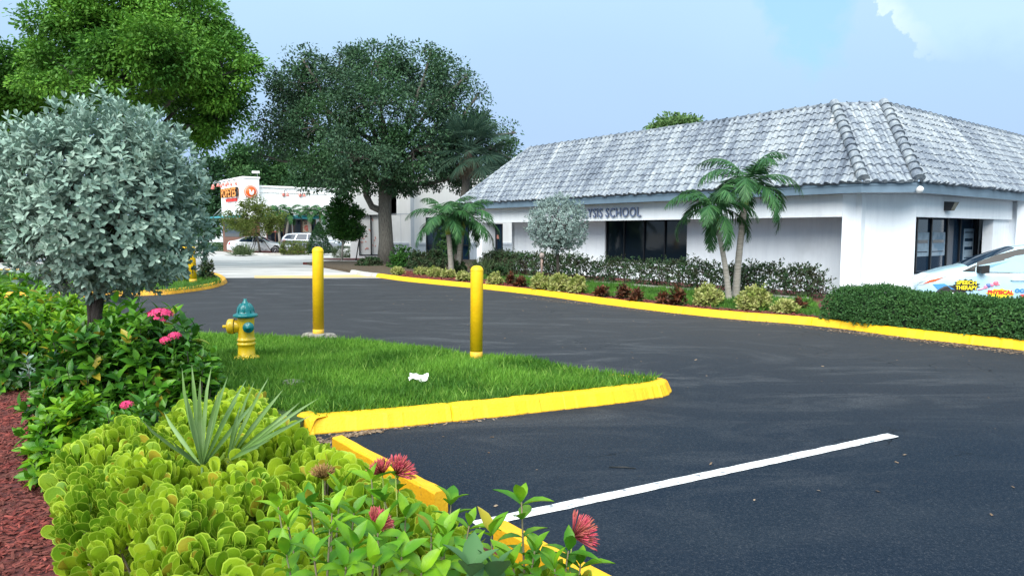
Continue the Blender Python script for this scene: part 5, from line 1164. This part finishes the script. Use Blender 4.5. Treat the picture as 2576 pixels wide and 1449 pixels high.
silver_ball('silver_tree', 'small round silver leaved tree before the school sign', (b[0], D, .1), c, 79 * s, 77 * s, 1800, .075, 91, LM['silver_far'], [([(b[0], D, .1), (b[0], D, .7), (b[0] - .02, D, 1.25)], [.055, .05, .045])], inner=.35)
D = 6.9; c = at(262, 520, D); s = D / F; bb_ = at(243, 790, D)
tk = [([(bb_[0] - .02, D, .0), at(243, 790, D), at(250, 740, D), at(262, 690, D)], [.06, .05, .048, .04]), ([(bb_[0] - .10, D + .05, .0), at(228, 790, D), at(222, 730, D), at(205, 680, D)], [.035, .03, .028, .022]), ([at(262, 700, D), at(290, 640, D), at(300, 560, D)], [.035, .03, .02])]
silver_ball('silver_tree', 'big round silver leaved tree in the foreground planting bed', (bb_[0], D, .0), c, 250 * s, 262 * s, 3000, .080, 92, LM['silver'], tk, extra=200, inner=.3)
# standpipe
b = G(1363, 700, .12); D = b[1]; z1 = at(1363, 641, D)[2]
t = thing('standpipe', 'short rusty standpipe before the white school wall', 'pipe', (*b, .1)); m_ = MB(); m_.tube([(0, 0, 0), (0, 0, z1 - .2)], .045, 10); m_.build('pipe', mat('rusty_brown', (.22, .13, .10), (.30, .22, .19), 9, .8), t)
m_ = MB(); m_.lathe([(0, -.02), (.08, -.02), (.09, .03), (.09, .12), (.06, .16), (0, .17)], (0, 0, z1 - .2), 12); m_.lathe([(0, .05), (.03, .05), (.03, .11), (0, .11)], (0, 0, z1 - .13), 8, ax=[(1, 0, 0), (0, 0, 1), (0, -1, 0)]); m_.build('cap', mat('grey_brown_cap', (.30, .24, .22), rough=.7), t)
t = thing('leaning_stake', 'thin black leaning stake at the left end of the film covered window', 'post', (*G(895, 656, .12), .1)); m_ = MB(); m_.tube([(0, 0, 0), (.28, .3, 1.9)], .035, 6); m_.build('rod', M['black'], t); m_ = MB(); m_.tube([(0, 0, 0), (.01, .01, .08)], .06, 6); m_.build('collar', M['black'], t)

# ------------------------------------------------------------------ foreground planting
LM['clusia'] = leafmat('round_leaves', (.21, .35, .010), (.44, .58, .03), (.13, .27, .01), 2.2, .42, .32, spec=.35, spots=(.20, .30, .03))
LM['clusia_rim'] = leafmat('round_leaf_rims', (.34, .50, .045), (.48, .62, .07), None, 2, .4, .3)
LM['ixora'] = leafmat('ixora_leaves', (.035, .15, .012), (.14, .34, .02), (.025, .10, .014), 2.5, .35, .25, spec=.35, spots=(.09, .15, .02))
LM['ixora_y'] = leafmat('young_ixora_leaves', (.11, .30, .010), (.30, .52, .02), (.06, .21, .012), 5, .38, .32, spec=.35, spots=(.13, .22, .02))
LM['palmetto'] = leafmat('palmetto_blades', (.11, .21, .08), (.24, .36, .15), (.15, .27, .07), 4, .5, .2)
LM['pink'] = leafmat('pink_florets', (.62, .03, .14), (.85, .10, .25), None, 4, .5, .2)
LM['pinkbud'] = leafmat('flower_tubes', (.52, .04, .10), (.70, .16, .18), (.40, .12, .08), 30, .5, .15)
LM['brownbud'] = leafmat('faded_flower_tubes', (.26, .13, .05), (.40, .26, .10), None, 30, .6, .1)
# round-leaved hedge
topz = .50
cpx = [(150, 1110), (135, 1180), (165, 1290), (240, 1400), (300, 1560), (600, 1640), (1700, 1640), (1600, 1500), (1490, 1440), (1330, 1390), (1205, 1322), (1150, 1280), (1045, 1212), (935, 1158), (850, 1108), (800, 1072), (750, 1035), (660, 1010), (660, 965), (600, 950), (560, 985), (500, 1010), (420, 1030), (330, 1060), (230, 1085)]
cpoly = [G(x, y, topz) for x, y in cpx]
r = np.random.default_rng(21); n = 1750; p2 = poly_points(r, cpoly, n)
bump = .055 * np.sin(p2[:, 0] * 6.1 + 1) * np.cos(p2[:, 1] * 5.3) + .04 * np.sin(p2[:, 0] * 13 + p2[:, 1] * 9)
cp_ = np.array(cpoly); 
def edge_dist(p, poly):
    q = np.roll(poly, -1, 0); d_ = np.full(len(p), 9.)
    for a, b in zip(poly, q):
        ab = b - a; t_ = np.clip(((p - a) @ ab) / (ab @ ab + 1e-9), 0, 1); d_ = np.minimum(d_, np.linalg.norm(p - (a + t_[:, None] * ab), axis=1))
    return d_
ed = edge_dist(p2, cp_); cen = cp_.mean(0)
z = topz + bump - .20 * np.exp(-ed / .09) - (r.uniform(0, 1, n) < .30) * r.uniform(.05, .22, n)
P = np.concatenate([p2, z[:, None]], 1)
# outward lean near the border
g_ = unit(p2 - cen); Dv = np.concatenate([g_ * np.exp(-ed / .12)[:, None] * .8, np.ones((n, 1))], 1) + rnd_dirs(r, n) * .28
a = rosettes(r, P, Dv, 3, .118, .08, .52, .03)
a[3] = a[3] * (.55 + .6 * r.uniform(0, 1, len(a[3])))
ch = thing('hedge', 'low hedge of thick round yellow green leaves filling the bottom left', 'hedge', (cen[0], cen[1], 0)); off = np.array((cen[0], cen[1], 0))
MB().leaves(T_OBOV, a[0] - off, *a[1:]).build('leaves', [LM['clusia'], LM['clusia_rim']], ch)
# lower side foliage and stems
sb = MB()
for j in range(420):
    q = P[j] - off; b0 = np.array((q[0] * .95 + r.normal(0, .03), q[1] * .95 + r.normal(0, .03), 0.0)); m_ = (q + b0) / 2 + r.normal(0, .03, 3); sb.tube([b0, m_, q - np.array((0, 0, .04))], [.008, .006, .004], 5, cap=False)
sb.build('stems', mat('pale_twigs', (.16, .13, .09), (.28, .24, .18), 20, .8), ch)
n = 800; p2 = poly_points(r, cpoly, n); P2 = np.concatenate([p2, r.uniform(.12, .33, (n, 1))], 1); a = rosettes(r, P2, rnd_dirs(r, n) * .6 + np.array((0, 0, .6)), 2, .08, .4, 1.0, .03)
MB().leaves(T_OBOV, a[0] - off, *a[1:]).build('lower_leaves', [LM['clusia'], LM['clusia_rim']], ch)
sheet('hedge_soil', [tuple(cen + (q - cen) * .93) for q in cp_], .016, M['soil'])

def flower(t, o, dirv, R, seed, kind):
    r = np.random.default_rng(seed); mb = MB(); dv = unit(np.array(dirv)); o = np.array(o, float)
    if kind == 'open':
        n = 70; dd_ = rnd_dirs(r, n); dd_ = unit(dd_ + dv * .9); P = o + dd_ * R * np.array((1.25, 1.25, .75)); 
        for k_ in range(5):
            x = unit(np.cross(dd_, rnd_dirs(r, n))); mb.leaves(T_DIA, P, x + dd_ * .2, dd_, R * .30, 0, 1.1)
        for k_ in range(0, n, 2): mb.tube([o, P[k_]], .0012, 3, cap=False)
        return mb.build('flower_head', LM['pink'], t)
    n = 170; dd_ = unit(rnd_dirs(r, n) * .85 + dv); dd_ = dd_[dd_ @ dv > .3]
    for q in dd_:
        l = R * r.uniform(.85, 1.1); mb.tube([o + q * l * .12, o + q * l * .7, o + q * l * .9, o + q * l], [R * .010, R * .015, R * .027, R * .007], 5)
    return mb.build('flower_head', LM['pinkbud'] if kind == 'bud' else LM['brownbud'], t)
def stem_plant(label, tips, seed, L=.115, flowers=(), base_shift=(0, .0), nodes=5, lm=None):
    r = np.random.default_rng(seed); pts = [at(*q) for q in tips]; b0 = np.array((np.mean([p[0] for p in pts]), np.mean([p[1] for p in pts]), 0)); t = thing('ixora_shrub', label, 'shrub', tuple(b0)); sb = MB(); P = []; Dv = []; 
    AA = [[], [], [], []]
    for p in pts:
        q = p - b0; root = np.array((q[0] * .55, q[1] * .55, 0)); L_ = np.linalg.norm(q - root); mid = (root * .45 + q * .55) + r.normal(0, .03, 3); path = [root, mid, q]; sb.tube(path, [.007, .005, .003], 6)
        dv = unit(q - mid + np.array((0, 0, .05)))
        a = rosettes(r, q[None], dv[None], 2, L, .45, 1.0, .012); [AA[i].append(a[i]) for i in range(4)]
        for k_ in range(1, nodes):
            s_ = k_ * .062; pp = q + (mid - q) * min(1.0, s_ / (np.linalg.norm(mid - q) + 1e-6)); a = rosettes(r, pp[None], dv[None], 1, L * 1.12, 1.0 + .08 * k_, 1.2, .0); [AA[i].append(a[i]) for i in range(4)]
    a = [np.concatenate(x) for x in AA]; young = LM['ixora_y'] if lm is None else lm
    MB().leaves(T_LANCE, *a, wid=1.15).build('leaves', young, t); sb.build('stems', mat('green_brown_stem', (.10, .12, .04), (.16, .12, .07), 20, .6), t)
    for j, (px, py, D, R, dv, kind) in enumerate(flowers):
        o = at(px, py, D) - b0; flower(t, o, dv, R, seed * 7 + j, kind); 
        sb = MB(); sb.tube([o * np.array((.7, .7, 0)), (o * np.array((.85, .85, .6))), o], [.006, .004, .003], 5); sb.build('flower_stalk', M['shaft'], t)
    return t
stem_plant('leafy ixora with one big pink flower overhanging the right end of the edging kerb', [(1312, 1262, 2.5), (1345, 1385, 2.35), (1235, 1340, 2.35), (1430, 1385, 2.5), (1290, 1420, 2.2), (1395, 1430, 2.3), (1190, 1405, 2.15), (1240, 1440, 2.2), (1345, 1440, 2.4), (1460, 1420, 2.5)], 301, flowers=[(1440, 1350, 2.62, .098, (.75, 0, .45), 'bud')])
stem_plant('leafy ixora with pink buds in front of the edging kerb middle', [(1135, 1262, 2.75), (1180, 1322, 2.6), (1085, 1340, 2.5), (1000, 1195, 3.0), (935, 1205, 2.9), (965, 1255, 2.8), (1020, 1300, 2.6), (1110, 1400, 2.2), (1010, 1400, 2.15), (1060, 1440, 2.15), (950, 1340, 2.35), (1120, 1345, 2.4)], 302, flowers=[(962, 1195, 3.0, .075, (-.35, 0, .9), 'bud'), (995, 1195, 2.95, .088, (.55, 0, .6), 'bud'), (940, 1325, 2.45, .07, (.5, 0, .5), 'bud')])
stem_plant('leafy ixora with a faded brown flower rising through the round leaves', [(855, 1240, 2.8), (890, 1290, 2.55), (780, 1265, 2.65), (725, 1325, 2.5), (830, 1330, 2.35), (890, 1375, 2.2), (790, 1400, 2.15), (870, 1425, 2.1), (700, 1275, 2.75), (835, 1290, 2.5), (940, 1420, 2.1), (720, 1395, 2.3)], 303, flowers=[(812, 1205, 3.1, .07, (.0, 0, 1), 'brown')])
# large grey-green leaf plant at the very bottom
stem_plant('broad grey green leaves low at the bottom edge', [(1185, 1440, 2.0), (1245, 1450, 2.05)], 304, L=.15, nodes=3, lm=leafmat('grey_green_leaves', (.07, .17, .06), (.10, .21, .08), None, 3, .5, .2))
# dark ixora mound behind
def mound(label, px, py, D, rx, rz, nsh, L, seed, lm, flowers=(), ry=None, pairs=3, z_lo=.05):
    top = at(px, py, D)[2]; b = (at(px, py, D)[0], D, 0.0)
    t, P, Dv = shrub('ixora_shrub', label, b, (rx, ry or rx * .75), top, nsh, pairs, L, T_LANCE, lm, seed, up=.65, a0=.5, a1=1.15, step=.045, z_lo=z_lo, nst=60, inner=.3, wid=1.2, stem_r=.006)
    for j, (fx, fy, fD, R, dv, kind) in enumerate(flowers):
        o = at(fx, fy, fD) - np.array(b); flower(t, o, dv, R, seed + j, kind); sb = MB(); sb.tube([o * np.array((.9, .9, 1)) + np.array((0, .03, -.2)), o * np.array((.96, .96, 1)) + np.array((0, 0, -.1)), o], [.004, .004, .003], 5); sb.build('flower_stalk', LM['ixora'], t)
    return t
mound('large dark green ixora mound with bright pink flowers before the silver tree trunk', 355, 772, 5.9, .70, .9, 640, .14, 311, LM['ixora'], [(403, 795, 5.75, .078, (0, -.2, 1), 'open'), (440, 845, 5.4, .038, (.2, -.5, .6), 'open'), (418, 856, 5.35, .036, (-.1, -.6, .5), 'open')])
mound('dark green ixora with pale new shoots just below the silver tree', 225, 795, 5.7, .52, .8, 360, .13, 312, LM['ixora'], [])
mound('low ixora spilling onto the red mulch at left', 175, 985, 4.95, .34, .5, 190, .125, 313, LM['ixora_y'])
mound('ixora with fresh leaves between the silver sprig and the mulch', 45, 850, 8.4, .62, .8, 360, .13, 319, LM['ixora_y'])
mound('low ixora between the dark mound and the round leaved hedge', 340, 1010, 4.9, .40, .45, 150, .12, 314, LM['ixora'], [(320, 1018, 4.75, .035, (0, -.6, .6), 'open')])
mound('loose ixora on the right of the mound leaning over the grass', 480, 872, 5.7, .26, .6, 150, .12, 315, LM['ixora'])
mound('pale yellow green shrub at the left edge under the silver tree', 60, 700, 9.6, 1.25, 1.1, 620, .15, 316, LM['ixora_y'])
mound('bright green shrub behind the silver tree trunk', 175, 745, 8.6, .8, 1.0, 420, .14, 317, LM['ixora_y'])
mound('mid green shrub at the left edge beside the mulch', 20, 790, 8.2, .8, .9, 420, .13, 318, LM['ixora'])
# silver sprigs
for px, py, lab in ((385, 800, 'silver leaved sprig rising above the dark ixora mound'), (70, 900, 'silver leaved sprig among the left shrubs')):
    p = at(px, py, 6.0 if px > 200 else 6.3); r = np.random.default_rng(px); t = thing('silver_sprig', lab, 'plant', (p[0], p[1], 0)); P = np.array([(0, 0, p[2] - k_ * .05) for k_ in range(4)] + [(.06, 0, p[2] - .12), (-.07, 0, p[2] - .16)]); a = rosettes(r, P, np.tile((0, 0, 1.), (6, 1)) + rnd_dirs(r, 6) * .3, 2, .07, .5, 1.1, .02)
    MB().leaves(T_OVAL, *a).build('leaves', LM['silver'], t); MB().tube([(0, 0, 0), (.01, 0, p[2] * .5), (0, 0, p[2])], [.008, .006, .003], 5).build('stem', M['bark'], t)
# saw palmetto
hubA = at(508, 1175, 3.75); hubB = at(572, 1160, 3.85); b0 = np.array((hubA[0], hubA[1] + .05, 0)); t = thing('palmetto', 'young fan palmetto with long stiff blades standing in the round leaved hedge', 'plant', tuple(b0)); r = np.random.default_rng(8)
def blades(name, hub, tips, wid):
    mb = MB(); P = []; A = []; S = []; Nn = []; W_ = []
    for (px, py, D) in tips:
        q = at(px, py, D); v = q - hub; l = np.linalg.norm(v); P.append(hub - b0 + unit(v) * .02); A.append(v); S.append(l); Nn.append(np.array((0, -1, .35)) + r.normal(0, .25, 3)); W_.append(wid / l / .064)
    T_ = ([(-.012, 0, 0), (0, 0, -.012), (.012, 0, 0), (-.032, .45, .012), (0, .45, -.012), (.032, .45, .012), (-.024, .75, .004), (0, .75, -.014), (.024, .75, .004), (0, 1, -.05)], [(0, 1, 4, 3), (1, 2, 5, 4), (3, 4, 7, 6), (4, 5, 8, 7), (6, 7, 9), (7, 8, 9)])
    mb.leaves(T_, P, A, Nn, S, 0, np.array(W_)); return mb.build(name, LM['palmetto'], t)
blades('fan', hubA, [(352, 1062, 3.5), (410, 1040, 3.9), (452, 935, 3.75), (470, 1000, 3.6), (482, 925, 3.8), (500, 960, 3.6), (524, 932, 3.8), (548, 985, 3.6), (566, 955, 3.8), (590, 1010, 3.7), (612, 960, 3.9), (640, 1010, 3.9), (440, 1120, 3.5)], .026)
blades('fan', hubB, [(632, 965, 3.95), (652, 985, 3.8), (668, 955, 4.0), (690, 1000, 3.9), (706, 985, 4.0), (730, 1030, 3.8), (752, 1015, 4.0), (792, 1003, 4.0), (775, 1045, 3.9), (700, 1080, 3.7), (668, 1110, 3.6), (640, 1125, 3.55), (600, 1030, 3.8), (740, 1060, 4.0)], .022)
sb = MB(); sb.tube([(0, -.02, 0), hubA - b0 - (0, 0, .12), hubA - b0], [.012, .009, .006], 6); sb.tube([(.02, 0, 0), hubB - b0 - (0, 0, .1), hubB - b0], [.012, .009, .006], 6); sb.build('leaf_stalks', LM['palmetto'], t)

# mulch chips, fallen leaves, litter
r = np.random.default_rng(31); n = 22000
mp_ = [G(x, y, 0) for x, y in ((-120, 960), (60, 940), (230, 1100), (210, 1300), (300, 1449), (420, 1700), (-700, 1700), (-700, 1100))]
p2 = poly_points(r, mp_, n); A = rnd_dirs(r, n) * np.array((1, 1, .25)); NN = rnd_dirs(r, n) * .5 + np.array((0, 0, 1.))
MB().leaves(T_CHIP, np.concatenate([p2, r.uniform(.012, .03, (n, 1))], 1), A, NN, r.uniform(.02, .06, n), 0, .9).build('mulch', M['chips'], kind='stuff', label='shredded red wood mulch in the planting bed', cat='mulch')
n = 9000; mp_ = [tuple(q) for q in offset_path(bp, .2)[14:]] + [G(x, y, .12) for x, y in ((2085, 800), (2000, 790), (1830, 778), (1640, 757), (1480, 740), (1330, 722), (1200, 702), (1000, 680))]
p2 = poly_points(r, mp_, n); A = rnd_dirs(r, n) * np.array((1, 1, .25)); NN = rnd_dirs(r, n) * .5 + np.array((0, 0, 1.))
MB().leaves(T_CHIP, np.concatenate([p2, r.uniform(.125, .14, (n, 1))], 1), A, NN, r.uniform(.04, .09, n), 0, .9).build('mulch', M['chips'], kind='stuff', label='red wood mulch strip behind the long yellow kerb', cat='mulch')
LM['litter'] = leafmat('fallen_leaf_bits', (.10, .06, .035), (.32, .24, .17), None, 1, .9, 0)
P = []
def seg_pts(px_a, px_b, n, sig):
    a = np.array(G(*px_a)); b = np.array(G(*px_b)); q = r.uniform(0, 1, (n, 1)); return a + (b - a) * q + r.normal(0, sig, (n, 2))
P = np.concatenate([seg_pts((840, 1102), (960, 1085), 300, .03), seg_pts((960, 1085), (1300, 1048), 70, .03), seg_pts((1300, 748), (2100, 832), 900, .14), seg_pts((2100, 832), (2576, 890), 1100, .13), seg_pts((800, 1105), (850, 1125), 160, .07)])
P = np.concatenate([P, np.stack([r.uniform(-4, 9, 150), r.uniform(4, 20, 150)], 1)])
n = len(P); MB().leaves(T_CHIP, np.concatenate([P, np.full((n, 1), .012)], 1), rnd_dirs(r, n) * np.array((1, 1, .1)), rnd_dirs(r, n) * .4 + np.array((0, 0, 1)), r.uniform(.015, .04, n), 0, 1.6).build('fallen_leaves', LM['litter'], kind='stuff', label='dry leaf bits scattered along kerbs and asphalt', cat='leaves')
b = np.array((*G(1052, 958, .16), .17)); V = []; r_ = random.Random(2)
for i in range(7):
    for j in range(5): V.append((b[0] - .10 + i * .035 + r_.uniform(-.01, .01), b[1] - .05 + j * .03 + r_.uniform(-.01, .01), b[2] + .01 * sin(i * 1.3) + .35 * (j * .03) + .012 * sin(j * 2 + i) + r_.uniform(0, .02)))
MB().raw(V, [(i * 5 + j, (i + 1) * 5 + j, (i + 1) * 5 + j + 1, i * 5 + j + 1) for i in range(6) for j in range(4)], 0, True).build('paper_scrap', M['white'], label='crumpled white paper scrap lying on the grass island', cat='litter')
m_ = MB(); m_.lathe([(0, -.05), (.13, -.05), (.13, .012), (.10, .022), (0, .024)], (*G(735, 962, .15), .15), 20); m_.build('valve_cover', mat('weathered_concrete', (.14, .14, .11), (.28, .27, .23), 15, .9), label='flat round valve cover sunk in the grass near the palmetto', cat='cover')
a_ = G(1532, 1178); m_ = MB(); m_.tube([(a_[0], a_[1], .012), (a_[0] + .12, a_[1] - .015, .016), (a_[0] + .2, a_[1] - .03, .010)], [.004, .006, .003], 5); m_.build('twig', M['black'], label='small dark twig lying on the asphalt above the white line', cat='twig')
